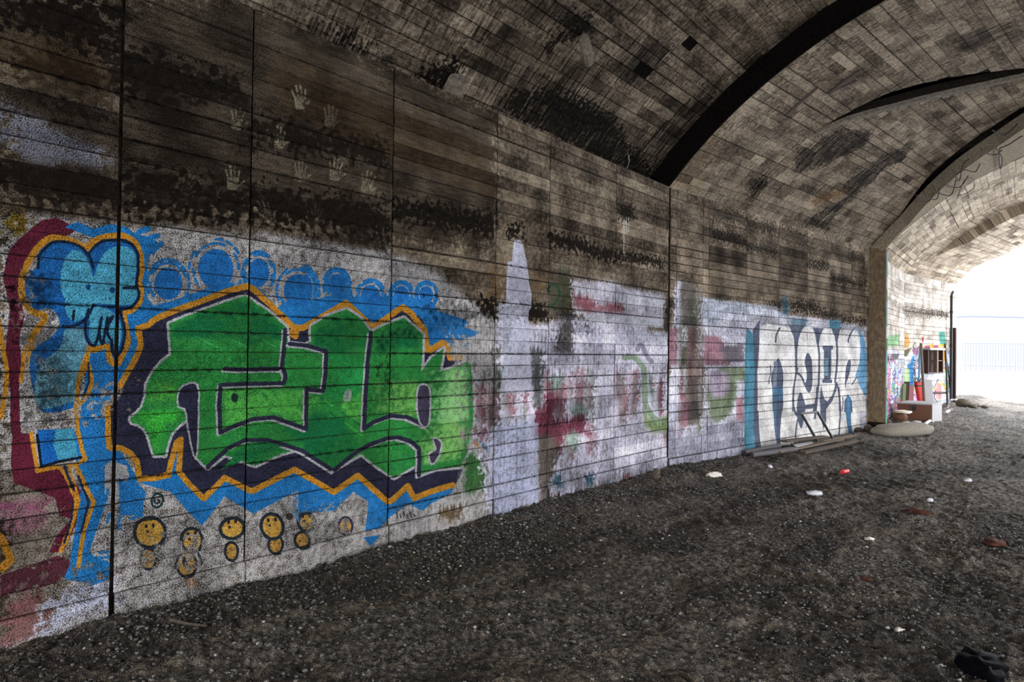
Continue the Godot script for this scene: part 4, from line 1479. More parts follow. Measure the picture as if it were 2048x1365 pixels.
func paint_end_piece(k: int) -> void:
	soil("U", [470, 850, 640, 960, 1200, 1060, 1210, 1000, 640, 930, 480, 820], 0, 0.35)
	soil("U", [640, 960, 1100, 970, 1190, 1050, 700, 1060], 0, 0.4)
	soft("T", [455, 250, 640, 300, 1190, 300, 1200, 1000, 455, 1200], Color(0.74, 0.76, 0.82, 0.9))
	if k == 0:
		for s in [[480, 120, 620, 100, 620, 240, 480, 250, 0.42, 0.62, 0.42], [470, 350, 620, 320, 600, 380, 470, 420, 0.25, 0.22, 0.24], [470, 480, 520, 480, 520, 1000, 470, 1000, 0.78, 0.55, 0.66], [540, 450, 620, 450, 600, 800, 540, 800, 0.62, 0.70, 0.86], [560, 850, 640, 820, 640, 1000, 560, 1080, 0.76, 0.42, 0.50]]:
			soft("T", s.slice(0, 8), Color(s[8], s[9], s[10], 0.85))
		for c in [[500, 300, 0.7, 0.6, 0.7], [560, 560, 0.4, 0.5, 0.8], [520, 900, 0.9, 0.4, 0.3], [590, 700, 0.3, 0.6, 0.6], [480, 760, 0.85, 0.5, 0.6]]:
			line("T", [c[0], c[1], c[0] + 8, c[1] + 90, c[0] - 4, c[1] + 200], 12, Color(c[2], c[3], c[4]))
		scribbles(5, 46, 470, 640, 120, 1050)
	else:
		scribbles(6, 80, 640, 1200, 230, 860)
		for s in [[660, 200, 700, 80, 740, 200, 720, 250, 680, 260, 0.85, 0.6, 0.28], [1060, 80, 1130, 80, 1150, 220, 1080, 240, 0.28, 0.62, 0.56], [760, 280, 840, 250, 830, 340, 780, 340, 0.62, 0.42, 0.56], [640, 300, 760, 260, 700, 360, 640, 360, 0.40, 0.38, 0.22], [650, 540, 740, 480, 740, 720, 650, 760, 0.62, 0.76, 0.48], [900, 240, 1060, 230, 1060, 300, 920, 290, 0.66, 0.24, 0.34], [960, 220, 1000, 220, 1010, 300, 960, 300, 0.80, 0.66, 0.20]]:
			area("T", s.slice(0, s.size() - 3), Color(s[-3], s[-2], s[-1], 0.9))
		area("T", [730, 440, 770, 440, 775, 760, 755, 800, 735, 700], Color8(62, 138, 206))
		area("T", [700, 460, 740, 440, 760, 360, 790, 360, 770, 470, 740, 500, 710, 490], Color8(62, 138, 206))
		for i in 7:
			line("T", [770 + (i % 2) * 14, 400 + i * 26, 800 - (i % 2) * 12, 412 + i * 26], 8, Color8(40, 40, 52))
		line("T", [1075, 240, 1110, 235, 1130, 270, 1120, 380, 1118, 520], 22, Color8(236, 146, 40), true)
		line("T", [1065, 270, 1090, 232, 1120, 228], 16, Color8(240, 200, 40), true)
		area("T", [960, 560, 1100, 530, 1140, 760, 1000, 780, 950, 700], Color8(214, 214, 226))
		line("T", [975, 700, 1010, 740, 1050, 640, 1080, 720, 1110, 660, 1140, 740], 16, Color8(240, 176, 60))
		area("T", [1020, 760, 1040, 690, 1060, 640, 1090, 700, 1110, 780, 1090, 850, 1040, 850], Color8(226, 160, 160))
		line("T", [970, 660, 1010, 720, 1050, 630, 1060, 620], 12, Color8(120, 124, 140))
		for i in 5:
			line("T", [1060 + i * 22, 460 - i * 12, 1070 + i * 22, 560 - (i % 2) * 40], 10, Color8(130, 144, 168))
		line("T", [800, 200, 770, 240, 790, 280], 8, Color8(60, 60, 66), true)
		area("T", [870, 150, 890, 130, 895, 190, 875, 200], Color8(170, 60, 66))
		line("T", [1030, 740, 1015, 830, 1060, 890], 8, Color8(46, 46, 50), true)


func scribbles(seed_of: int, count: int, x0: float, x1: float, y0: float, y1: float) -> void:
	# small tags in many colours, one over another
	var r := RandomNumberGenerator.new()
	r.seed = seed_of
	for i in count:
		var p := Vector2(r.randf_range(x0, x1), y0 + (y1 - y0) * sqrt(r.randf()))
		var xy := []
		for k in 6:
			xy.append_array([p.x, p.y])
			p += Vector2(r.randf_range(-26, 30), r.randf_range(-45, 55))
		var c := Color.from_hsv(r.randf(), r.randf_range(0.15, 0.6), r.randf_range(0.35, 0.95))
		line("T", xy, r.randf_range(4, 11), c, true)


func build_pillar() -> void:
	# a thin fin that carries the low arch; brown on the side towards us, painted on its edge
	var t := (P2 - P1).normalized()
	var n := Vector2(-sin(deg_to_rad(6)), cos(deg_to_rad(6)))
	var x := Vector3(n.y, 0, -n.x)
	var place := Transform3D(Basis(x, Vector3.UP, Vector3(n.x, 0, n.y)), Vector3(P2.x, 0, P2.y))
	var root := base("pillar")
	tag(root, "brown streaked concrete pillar at the end of the white letters", "pillar", "", "structure")
	var s := Soup.new()
	s.box(Vector3(-0.02, -0.3, -0.3), Vector3(0.10, 4.09, 0.36), place, 0.015)
	put("shaft", s.mesh(), mats["brown_concrete"] if mats.has("brown_concrete") else brown_concrete(), root)
	for i in 14:
		var e := Soup.new()
		var y := 0.12 + i * 0.275
		e.box(Vector3(-0.008 + rng.randf_range(0.0, 0.02), y, 0.361), Vector3(0.10 - rng.randf_range(0.0, 0.03), y + 0.27, 0.365), place, 0.002)
		var c: Color = [Color8(96, 190, 176), Color8(200, 205, 210), Color8(70, 130, 80), Color8(110, 180, 200)][(i * 7) % 4]
		put("painted_edge", e.mesh(), plain("edge_paint_%s" % ["teal", "white", "green", "cyan"][(i * 7) % 4], c, 0.8, 0.0, 0.3, 6.0), root)
	var foot := Soup.new()
	foot.box(Vector3(-0.10, -0.3, -0.05), Vector3(0.16, 0.16, 0.40), place, 0.05)
	put("footing", foot.mesh(), mats["backing"], root)


func brown_concrete() -> StandardMaterial3D:
	var d := PackedByteArray()
	d.resize(512 * 512 * 3)
	for y in 512:
		for x in 512:
			var a: float = noise_streak[((x & 1023) << 10) | ((y * 2) & 1023)] / 255.0
			var b: float = noise_mid[(y << 10) | x] / 255.0
			var c := Color8(84, 68, 50).lerp(Color8(140, 120, 92), clampf(a * 0.8 + b * 0.6 + noise_fine[(y << 10) | x] / 700.0 - 0.4, 0.0, 1.0))
			var i := (y * 512 + x) * 3
			d[i] = int(c.r8)
			d[i + 1] = int(c.g8)
			d[i + 2] = int(c.b8)
	var m := plain("brown_concrete", Color.WHITE, 0.92, 0.0, 0.6, 0.5)
	m.albedo_texture = ImageTexture.create_from_image(Image.create_from_data(512, 512, false, Image.FORMAT_RGB8, d))
	return m


# ---------------------------------------------------------------- the vault

func table(v: float, vs: Array, us: Array) -> float:
	if v <= vs[0]:
		return us[0]
	for i in vs.size() - 1:
		if v <= vs[i + 1]:
			return lerpf(us[i], us[i + 1], (v - vs[i]) / (vs[i + 1] - vs[i]))
	return us[-1]


func board_grid(u0: float, u1: float, v0: float, v1: float, row: float, run: float, r: RandomNumberGenerator) -> Array:
	# shuttering boards laid along the gallery; blocks of rows share their butt joints
	var out := []
	var rows := joints(v0, v1, row, 0.014, r)
	var cuts := PackedFloat32Array()
	var left := 0
	for k in rows.size() - 1:
		if left == 0:
			left = r.randi_range(4, 9)
			cuts = PackedFloat32Array([u0])
			var u := u0 + r.randf_range(0.3, 1.0) * run
			while u < u1 - 0.2:
				cuts.append(u)
				u += run * r.randf_range(0.75, 1.25)
			cuts.append(u1)
		left -= 1
		for i in cuts.size() - 1:
			out.append([cuts[i], cuts[i + 1], cuts[i], cuts[i + 1], rows[k], rows[k + 1]])
	return out


func trimmed(list: Array, e0: Callable, e1: Callable) -> Array:
	# boards cut to the edges e0(v) and e1(v)
	var out := []
	for q in list:
		var a0: float = e0.bind(q[4]).call()
		var a1: float = e0.bind(q[5]).call()
		var b0: float = e1.bind(q[4]).call()
		var b1: float = e1.bind(q[5]).call()
		var p := [clampf(q[0], a0, b0), clampf(q[1], a0, b0), clampf(q[2], a1, b1), clampf(q[3], a1, b1), q[4], q[5]]
		if p[1] - p[0] > 0.02 and p[3] - p[2] > 0.02:
			out.append(p)
	return out


func row_lines(list: Array) -> PackedFloat32Array:
	var seen := {}
	for q in list:
		seen[q[4]] = true
		seen[q[5]] = true
	var a := seen.keys()
	a.sort()
	return PackedFloat32Array(a)


var vault_end := 0.0

func build_near_ceiling() -> void:
	# the first bay has lost its lining: the vault springs from behind the top of the wall
	var f := vault(Vector2(0, 0), 0.0, Vector2(P1.x, 0), 0.0, SPAN_R + 0.34, Rect2(1.0, -0.1, P1.x - 0.8, 5.4))
	var cv := Canvas.new(f, 2048, 1280)
	var r := RandomNumberGenerator.new()
	r.seed = 51
	var list := board_grid(1.2, P1.x + 0.1, 0.0, 5.2, 0.135, 1.15, r)
	cv.rows = row_lines(list)
	cv.across = true
	cv.blocks = true
	cv.spread = 0.115
	cv.cols = joints(-1.0, 12.0, 0.62, 0.3, r)
	cv.tone = 0.06
	active = [cv]
	soil("S", [-600, 60, 0, 330, 120, 500, 340, 880, 0, 800, -600, 470], 0, 0.16)
	soil("S", [-120, 470, 60, 560, 140, 720, 330, 900, 130, 860, -250, 640, -500, 520, -420, 430], 0, 0.55)
	soil("S", [-450, 330, -300, 330, 0, 520, 60, 640, -80, 640], 0, 0.22)
	soil("S", [560, 420, 1000, 130, 1420, 0, 1340, 0, 1050, 60, 780, 240, 560, 380, 200, 700, 100, 780, 330, 900, 380, 860], 0, 0.42)
	soil("S", [-450, 30, -200, 0, 60, 60, -60, 130, -330, 150], 0, 0.25)
	soil("S", [60, 260, 220, 200, 400, 200, 300, 330, 120, 440], 0, 0.35)
	soil("R", [690, 430, 860, 330, 960, 370, 900, 540, 850, 560], 0, 0.9)
	soil("R", [1480, 90, 1680, 90, 1690, 240, 1600, 200, 1450, 330, 1420, 300, 1590, 160], 0, 0.9)
	soil("R", [0, 40, 400, 250, 560, 400, 300, 330, 0, 200], 0, 0.3)
	soil("R", [250, 130, 330, 140, 420, 360, 280, 290], 0, 0.45)
	soil("R", [700, 80, 1200, 60, 1100, 160, 900, 170], 2, 0.35)
	soil("R", [960, 230, 1300, 180, 1240, 330, 1000, 340], 2, 0.4)
	var m := canvas_material("sooty_vault", finish(cv, 61), 1.6)
	var root := base("ceiling")
	tag(root, "sooty board-marked vault over the first bay, darkest above the wall", "ceiling", "", "structure")
	var whole := f.arc()
	put("shell", slab(f, func(_v): return -9.2, func(_v): return P1.x + 0.02, -0.35, whole + 0.35, -0.004, -0.45, 0.25, 6).mesh(), mats["soot_and_shade"], root)
	# boards missing from the vault leave dark pits
	var pits := []
	for p in [Vector2(1316, 36), Vector2(1385, 86), Vector2(1292, 132)]:
		pits.append(on_face(f, p))
	var kept := []
	for q in list:
		var pieces := [q]
		for p in pits:
			if p.y > q[4] and p.y < q[5] and p.x > q[0] and p.x < q[1]:
				pieces = []
				if p.x - 0.16 > q[0] + 0.05:
					pieces.append([q[0], p.x - 0.16, q[2], p.x - 0.16, q[4], q[5]])
				if p.x + 0.16 < q[1] - 0.05:
					pieces.append([p.x + 0.16, q[1], p.x + 0.16, q[3], q[4], q[5]])
		kept.append_array(pieces)
	kept = trimmed(kept, func(_v): return 1.2, func(_v): return P1.x)
	lay_boards(root, f, kept, func(_q): return m, 0.008, 290, 4)
	var far := Soup.new()
	for q in board_grid(-9.0, 1.2, 0.0, whole, 0.27, 1.3, r) + board_grid(1.2, P1.x, 5.2, whole, 0.27, 1.3, r):
		board(far, f, q.slice(0, 4), q[4], q[5], 0.008, 1, rng)
	tag(put("small_panels", far.mesh(), mats["backing"], root), "", "", "", "stuff")


func lens_near(v: float) -> float:
	return 8.064 * table(v, [1.6, 2.116, 2.646, 3.049, 3.427, 4.07, 4.4, 6.0, 11.0], [0.257, 0.283, 0.314, 0.358, 0.411, 0.505, 0.56, 0.70, 0.70])


func lens_far(v: float) -> float:
	return 8.064 * table(v, [1.6, 2.056, 2.624, 3.205, 3.667, 4.02, 4.4, 6.0, 11.0], [0.259, 0.305, 0.387, 0.460, 0.514, 0.546, 0.563, 0.702, 0.702])


func slot_near(v: float) -> float:
	return 8.064 * table(v, [0.9, 1.0, 1.921, 2.541, 3.303, 3.809, 5.0, 8.0], [1.0, 0.985, 0.878, 0.833, 0.786, 0.742, 0.70, 0.70])


func low_arch(v: float) -> float:
	return 8.064 * table(v, [0.0, 0.954, 1.86, 2.45, 3.237, 3.764, 5.0, 8.0], [1.0, 0.985, 0.918, 0.875, 0.827, 0.776, 0.735, 0.735])


func build_middle_ceiling() -> void:
	var f := vault(P1, 0.0, P2, deg_to_rad(6), SPAN_R, Rect2(-0.1, -0.1, P1.distance_to(P2) + 0.2, 6.6))
	var cv := Canvas.new(f, 2048, 1536)
	var r := RandomNumberGenerator.new()
	r.seed = 52
	var whole := f.arc()
	var list := board_grid(0.0, f.length, 0.0, 6.3, 0.135, 0.95, r)
	cv.rows = row_lines(list)
	cv.across = true
	cv.blocks = true
	cv.spread = 0.115
	cv.cols = joints(-1.0, 12.0, 0.62, 0.3, r)
	cv.tone = 0.22
	active = [cv]
	soil("S", [960, 720, 1160, 620, 1330, 640, 1250, 720, 1100, 800, 930, 830], 0, 0.55)
	soil("S", [1170, 900, 1400, 730, 1500, 700, 1480, 760, 1250, 920, 1100, 1000, 960, 1090, 1090, 1120, 1200, 960], 0, 0.6)
	soil("S", [700, 870, 800, 850, 810, 900, 720, 970], 0, 0.7)
	soil("S", [1600, 850, 1700, 740, 2048, 560, 2048, 480, 1680, 650, 1500, 780], 0, 0.2)
	soil("S", [1180, 520, 1340, 430, 1500, 370, 1600, 370, 1400, 470, 1200, 560], 0, 0.3)
	soil("S", [1690, 200, 2000, 80, 2048, 180, 1760, 270], 0, 0.35)
	soil("S", [1020, 960, 1190, 900, 1180, 950, 1040, 990], 3, 0.9)
	soil("S", [340, 890, 560, 640, 600, 660, 500, 880, 480, 940], 3, 0.25)
	soil("S", [600, 500, 1000, 240, 1250, 330, 900, 560, 640, 700], 2, 0.2)
	var m := canvas_material("vault_boards", finish(cv, 62), 1.6)
	var root := base("ceiling_middle")
	tag(root, "board-marked vault over the middle bay, split by a long dark gap", "ceiling", "", "structure")
	# the outer shell above the lining
	var shell := vault(P1, 0.0, P2, deg_to_rad(6), SPAN_R + 0.55, Rect2(0, 0, 8, 8))
	put("shell", slab(shell, func(_v): return -0.2, func(_v): return f.length + 0.4, -0.6, shell.arc() + 0.6, 0.0, -0.4, 0.25, 6).mesh(), mats["soot_and_shade"], root)
	var start := func(_v): return 0.0
	put("lining", slab(f, start, lens_near, 0.0, whole, 0.0, -0.35, 0.12, 10).mesh(), mats["backing"], root)
	put("lining", slab(f, lens_far, slot_near, 0.0, whole, 0.0, -0.16, 0.12, 10).mesh(), mats["backing"], root)
	var both := trimmed(list, start, lens_near) + trimmed(list, lens_far, slot_near)
	lay_boards(root, f, both, func(_q): return m, 0.008, 290, 4)
	var far := Soup.new()
	for q in trimmed(board_grid(0.0, f.length, 6.3, whole, 0.3, 1.2, r), start, slot_near):
		board(far, f, q.slice(0, 4), q[4], q[5], 0.008, 1, rng)
	tag(put("small_panels", far.mesh(), mats["concrete"], root), "", "", "", "stuff")
	# the pale lip along the far side of the gap
	put("lip", slab(f, func(v): return lens_far(v) - 0.02, func(v): return lens_far(v) + 0.10, 1.62, 4.5, 0.045, -0.02, 0.08, 2).mesh(), mats["concrete"], root)
	# end of the lining facing the first bay: soot with its shade painted in
	put("end_face", slab(f, func(_v): return -0.03, func(_v): return 0.004, 0.02, whole, -0.005, -0.36, 0.2, 1).mesh(), mats["soot_and_shade"], root)


func build_end_ceiling() -> void:
	var turn := deg_to_rad(6)
	var root := base("ceiling_end")
	tag(root, "board-marked vault in low stepped arches before the mouth, daylight put into its pale colour", "ceiling", "", "structure")
	var f2 := vault(P1, 0.0, P2, turn, SPAN_R, Rect2(5.0, -0.1, 3.3, 6.6))
	var f3 := vault(P2, turn, P3, turn, SPAN_R, Rect2(-0.1, -0.1, P2.distance_to(P3) + 0.2, 6.6))
	var f4 := vault(P3, turn, P4, deg_to_rad(10), SPAN_R, Rect2(-0.1, -0.1, P3.distance_to(P4) + 0.2, 6.6))
	var whole := f3.arc()
	var r := RandomNumberGenerator.new()
	r.seed = 53
	var made := []
	for f in [f2, f3, f4]:
		var cv := Canvas.new(f, 1024, 1024)
		cv.rows = joints(0.0, 6.4, 0.14, 0.014, r)
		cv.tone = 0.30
		cv.light = Color8(204, 188, 164)  # brightness of the nearby mouth painted into these paler boards
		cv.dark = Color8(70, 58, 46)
		cv.across = true
		cv.blocks = true
		cv.spread = 0.13
		cv.cols = joints(-1.0, 12.0, 0.62, 0.3, r)
		active = [cv]
		if f == f2:
			soil("S", [1260, 1210, 1450, 1080, 1700, 860, 2048, 640, 2048, 500, 1600, 900, 1400, 1090], 0, 0.25)
		made.append(canvas_material("end_vault_boards_%s" % ["arch", "bay", "mouth"][made.size()], finish(cv, 70 + made.size()), 1.6))
	# the low arch that crosses from the pillar, its face towards us worn and streaked
	var drop := func(_v): return 0.0
	put("low_arch", slab(f2, low_arch, func(_v): return f2.length, 0.05, whole - 0.05, 0.29, 0.03, 0.1, 4).mesh(), mats["arch_concrete"], root)
	put("low_arch", slab(f3, func(_v): return 0.0, func(_v): return 1.45, 0.05, whole - 0.05, 0.29, 0.0, 0.12, 4).mesh(), mats["arch_concrete"], root)
	var soffit := []
	for q in board_grid(0.0, 1.44, 0.1, 6.2, 0.14, 0.7, r):
		soffit.append(q)
	lay_boards(root, f3, soffit, func(_q): return made[1], 0.298, 60, 3)
	var shell := vault(P2, turn, P3, turn, SPAN_R + 0.3, Rect2(0, 0, 8, 8))
	put("shell", slab(shell, func(_v): return -0.3, func(_v): return f3.length + 0.1, -0.5, shell.arc() + 0.5, 0.0, -0.4, 0.3, 5).mesh(), mats["concrete"], root)
	var shell2 := vault(P3, turn, P4, deg_to_rad(10), SPAN_R + 0.3, Rect2(0, 0, 8, 8))
	put("shell", slab(shell2, func(_v): return -0.05, func(_v): return f4.length, -0.5, shell2.arc() + 0.5, 0.0, -0.4, 0.3, 5).mesh(), mats["concrete"], root)
	put("lining", slab(f3, func(_v): return 0.0, func(_v): return f3.length, 0.0, whole, 0.0, -0.3, 0.2, 6).mesh(), mats["backing"], root)
	put("lining", slab(f4, func(_v): return 0.0, func(_v): return f4.length, 0.0, whole, 0.0, -0.3, 0.2, 6).mesh(), mats["backing"], root)
	var grid3 := board_grid(1.3, f3.length, 0.0, 6.3, 0.14, 0.8, r)
	var grid4 := board_grid(0.0, f4.length, 0.0, 6.3, 0.14, 0.8, r)
	lay_boards(root, f3, grid3, func(_q): return made[1], 0.008, 150, 3)
	lay_boards(root, f4, trimmed(grid4, func(_v): return 0.0, func(v): return 0.9 if v > 1.0 else f4.length), func(_q): return made[2], 0.008, 60, 3)
	# the lowered last arch
	var drops := func(v: float): return 0.24 * clampf((v - 0.75) / 0.9, 0.0, 1.0)
	var low := lowered(f4, drops)
	var slab4 := Soup.new()
	for i in 44:
		var va := 0.75 + (whole - 1.5) * i / 44.0
		var vb := 0.75 + (whole - 1.5) * (i + 1) / 44.0
		var da: float = 0.26 * minf(clampf((va - 0.75) / 0.9, 0, 1), clampf((whole - 0.75 - va) / 0.9, 0, 1)) + 0.008
		var db: float = 0.26 * minf(clampf((vb - 0.75) / 0.9, 0, 1), clampf((whole - 0.75 - vb) / 0.9, 0, 1)) + 0.008
		for j in 5:
			var ua := lerpf(0.86, f4.length, j / 5.0)
			var ub := lerpf(0.86, f4.length, (j + 1) / 5.0)
			patch(slab4, f4, [ua, va, da], [ub, va, da], [ub, vb, db], [ua, vb, db])
		patch(slab4, f4, [0.86, va, 0.0], [0.86, va, da], [0.86, vb, db], [0.86, vb, 0.0])
		patch(slab4, f4, [f4.length, va, da], [f4.length, va, 0.0], [f4.length, vb, 0.0], [f4.length, vb, db])
	put("last_arch", slab4.mesh(), made[2], root)
	var last := []
	for q in board_grid(0.88, f4.length, 0.8, 6.0, 0.14, 0.85, r):
		last.append(q)
	lay_boards(root, low, last, func(_q): return made[2], 0.016, 80, 3)


class Lowered extends Face:
	# a vault whose surface comes down from its springing towards the crown
	func at(u: float, v: float, d: float) -> Vector3:
		return super.at(u, v, d + 0.26 * clampf((v - 0.75) / 0.9, 0.0, 1.0))


func lowered(f: Face, _drops: Callable) -> Face:
	var g := Lowered.new()
	g.curved = true
	g.o0 = f.o0
	g.n0 = f.n0
	g.o1 = f.o1
	g.n1 = f.n1
	g.length = f.length
	g.r = f.r
	g.th = f.th
	g.box = f.box
	return g


# ---------------------------------------------------------------- the sides out of frame

func build_enclosure() -> void:
	# unseen right side: openings between piers added and sized to light the painted wall
	var root := base("wall_right")
	tag(root, "unseen right wall, wide openings between its concrete piers added to let daylight in", "wall", "", "structure")
	var z := 2.0 * MID_Z
	for ends in [[Vector2(-9.0, 0), 0.0, Vector2(3.0, 0), 0.0, 0], [Vector2(3.0, 0), 0.0, P1, 0.0, 2], [P1, 0.0, P2, 6.0, 2], [P2, 6.0, P3, 6.0, 2], [P3, 6.0, P4, 10.0, 1]]:
		var a: Vector2 = ends[0]
		var b: Vector2 = ends[2]
		var p := a + Vector2(-sin(deg_to_rad(ends[1])), cos(deg_to_rad(ends[1]))) * z
		var q := b + Vector2(-sin(deg_to_rad(ends[3])), cos(deg_to_rad(ends[3]))) * z
		var t := (q - p).normalized()
		var n := Vector2(-t.y, t.x)
		var place := Transform3D(Basis(Vector3(t.x, 0, t.y), Vector3.UP, Vector3(n.x, 0, n.y)), Vector3(p.x, 0, p.y))
		var l := p.distance_to(q)
		for e in [["parapet", -0.6, 0.45], ["lintel", 3.75, WALL_H + 0.25]]:
			var w := Soup.new()
			w.box(Vector3(-0.02, e[1], 0.0), Vector3(l + 0.02, e[2], 0.6), place, 0.02)
			put(e[0], w.mesh(), mats["concrete"], root)
		if ends[4] == 0:  # kept closed so less daylight reaches the near end
			var solid := Soup.new()
			solid.box(Vector3(-0.01, 0.45, 0.05), Vector3(l, 3.75, 0.55), place, 0.02)
			put("solid_wall", solid.mesh(), mats["concrete"], root)
			continue
		for k in ends[4] + 1:
			var w := Soup.new()
			var x := clampf(l * k / ends[4], 0.25, l - 0.25)
			w.box(Vector3(x - 0.22, 0.45, 0.05), Vector3(x + 0.22, 3.75, 0.55), place, 0.03)
			put("pier", w.mesh(), mats["concrete"], root)
	# what stands behind the left wall
	var e := base("wall_outer")
	tag(e, "earth-retaining wall behind the painted wall, up to the vault", "wall", "", "structure")
	var o := Soup.new()
	o.box(Vector3(-9.0, -0.6, -1.4), Vector3(30.0, 5.0, -0.78), Transform3D(), 0.02)
	put("mass", o.mesh(), mats["soot_and_shade"], e)


# ---------------------------------------------------------------- ground

var lay := FastNoiseLite.new()
var clod := FastNoiseLite.new()
var grit := FastNoiseLite.new()

func ground(x: float, z: float) -> float:
	var h := lay.get_noise_2d(x, z) * 0.05
	var c := clod.get_noise_2d(x, z)
	h += maxf(c, -0.1) * 0.062 * (0.6 + 0.6 * lay.get_noise_2d(z * 1.7, x * 1.7))
	h += grit.get_noise_2d(x, z) * 0.017
	var wall_z := 0.0
	if x > P1.x:
		wall_z = lerpf(P1.y, P2.y, clampf((x - P1.x) / (P2.x - P1.x), 0, 1)) if x < P2.x else lerpf(P3.y, P4.y, clampf((x - P3.x) / (P4.x - P3.x), 0, 1))
	h += 0.07 * exp(-pow((z - wall_z - 0.35) / 0.35, 2.0)) * (0.5 + lay.get_noise_2d(x * 2.0, 7.0)) - 0.02
	h += 0.22 * clampf((x - 24.5) / 2.5, 0.0, 1.0) * exp(-pow((z - wall_z) / 1.2, 2.0))
	return h


func build_floor() -> void:
	lay.seed = 3
	lay.frequency = 0.35
	lay.fractal_octaves = 3
	clod.seed = 4
	clod.frequency = 4.2
	clod.fractal_octaves = 3
	grit.seed = 5
	grit.frequency = 17.0
	grit.fractal_octaves = 2
	# earth: dark wet mud between dry grit
	var n := 1024
	var d := PackedByteArray()
	d.resize(n * n * 3)
	var hg := PackedByteArray()
	hg.resize(n * n)
	for i in n * n:
		var f: float = noise_fine[i] / 255.0
		var m: float = noise_mid[i] / 255.0
		var t := clampf(f * 0.85 + m * 0.75 - 0.42, 0.0, 1.0)
		t = t * t * (3.0 - 2.0 * t)
		d[i * 3] = int(lerpf(30, 200, t))
		d[i * 3 + 1] = int(lerpf(26, 184, t))
		d[i * 3 + 2] = int(lerpf(23, 164, t))
		hg[i] = clampi(int((f * 0.65 + m * 0.45) * 235.0), 0, 255)
	var mat := StandardMaterial3D.new()
	mat.resource_name = "muddy_gravel"
	mat.albedo_texture = ImageTexture.create_from_image(Image.create_from_data(n, n, false, Image.FORMAT_RGB8, d))
	mat.heightmap_enabled = true
	mat.heightmap_texture = ImageTexture.create_from_image(Image.create_from_data(n, n, false, Image.FORMAT_L8, hg))
	mat.heightmap_scale = 3.0
	mat.uv1_triplanar = true
	mat.uv1_world_triplanar = true
	mat.uv1_scale = Vector3.ONE * 0.55
	mat.roughness = 0.78
	mat.metallic_specular = 0.4
	mat.vertex_color_use_as_albedo = true
	var root := base("floor")
	tag(root, "dark lumpy gravel and mud floor of the gallery", "ground", "", "structure")
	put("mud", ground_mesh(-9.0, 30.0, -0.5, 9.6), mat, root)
	# loose stones too many to count
	var shapes := []
	for k in 3:
		shapes.append(lump(Vector3(1.0, 0.7, 0.75), 0.9, 90 + k, 4, 6, false, 0.7))
	for k in 3:
		var mm := MultiMesh.new()
		mm.transform_format = MultiMesh.TRANSFORM_3D
		mm.use_colors = true
		mm.mesh = shapes[k]
		mm.instance_count = 34000
		for i in mm.instance_count:
			var p := Vector2()
			var pick := rng.randf()
			if pick < 0.30:
				p = Vector2(rng.randf_range(0.2, 20.0), absf(rng.randfn(0.0, 0.5)) + 0.02)
				if p.x > P1.x:
					p.y += lerpf(P1.y, P2.y, clampf((p.x - P1.x) / 8.0, 0.0, 1.0))
			elif pick < 0.75:
				p = Vector2(rng.randf_range(0.3, 9.0), rng.randf_range(0.0, 4.6))
			else:
				p = Vector2(rng.randf_range(3.0, 24.0), rng.randf_range(0.2, 7.0))
			var size := 0.005 + 0.020 * pow(rng.randf(), 3.5)
			if lay.get_noise_2d(p.x * 1.5 + 40.0, p.y * 1.5) < -0.05 and rng.randf() < 0.6:
				size *= 0.5
			var b := Basis(Vector3.UP, rng.randf() * TAU) * Basis(Vector3.RIGHT, rng.randf_range(-0.4, 0.4))
			mm.set_instance_transform(i, Transform3D(b.scaled(Vector3.ONE * size), Vector3(p.x, ground(p.x, p.y) - size * 0.15, p.y)))
			var g := rng.randf_range(0.02, 0.17)
			if rng.randf() < 0.035:
				g = rng.randf_range(0.2, 0.5)
			mm.set_instance_color(i, Color(g, g * 0.92, g * 0.83))
		var o := MultiMeshInstance3D.new()
		o.name = numbered("gravel")
		o.multimesh = mm
		var sm := StandardMaterial3D.new()
		sm.resource_name = "gravel_stone"
		sm.vertex_color_use_as_albedo = true
		sm.roughness = 0.7
		o.material_override = sm
		add_child(o, true)
		tag(o, ["loose dark gravel scattered over the floor", "small rounded pebbles strewn in the mud", "broken grit lying along the foot of the wall"][k], "gravel", "", "stuff")


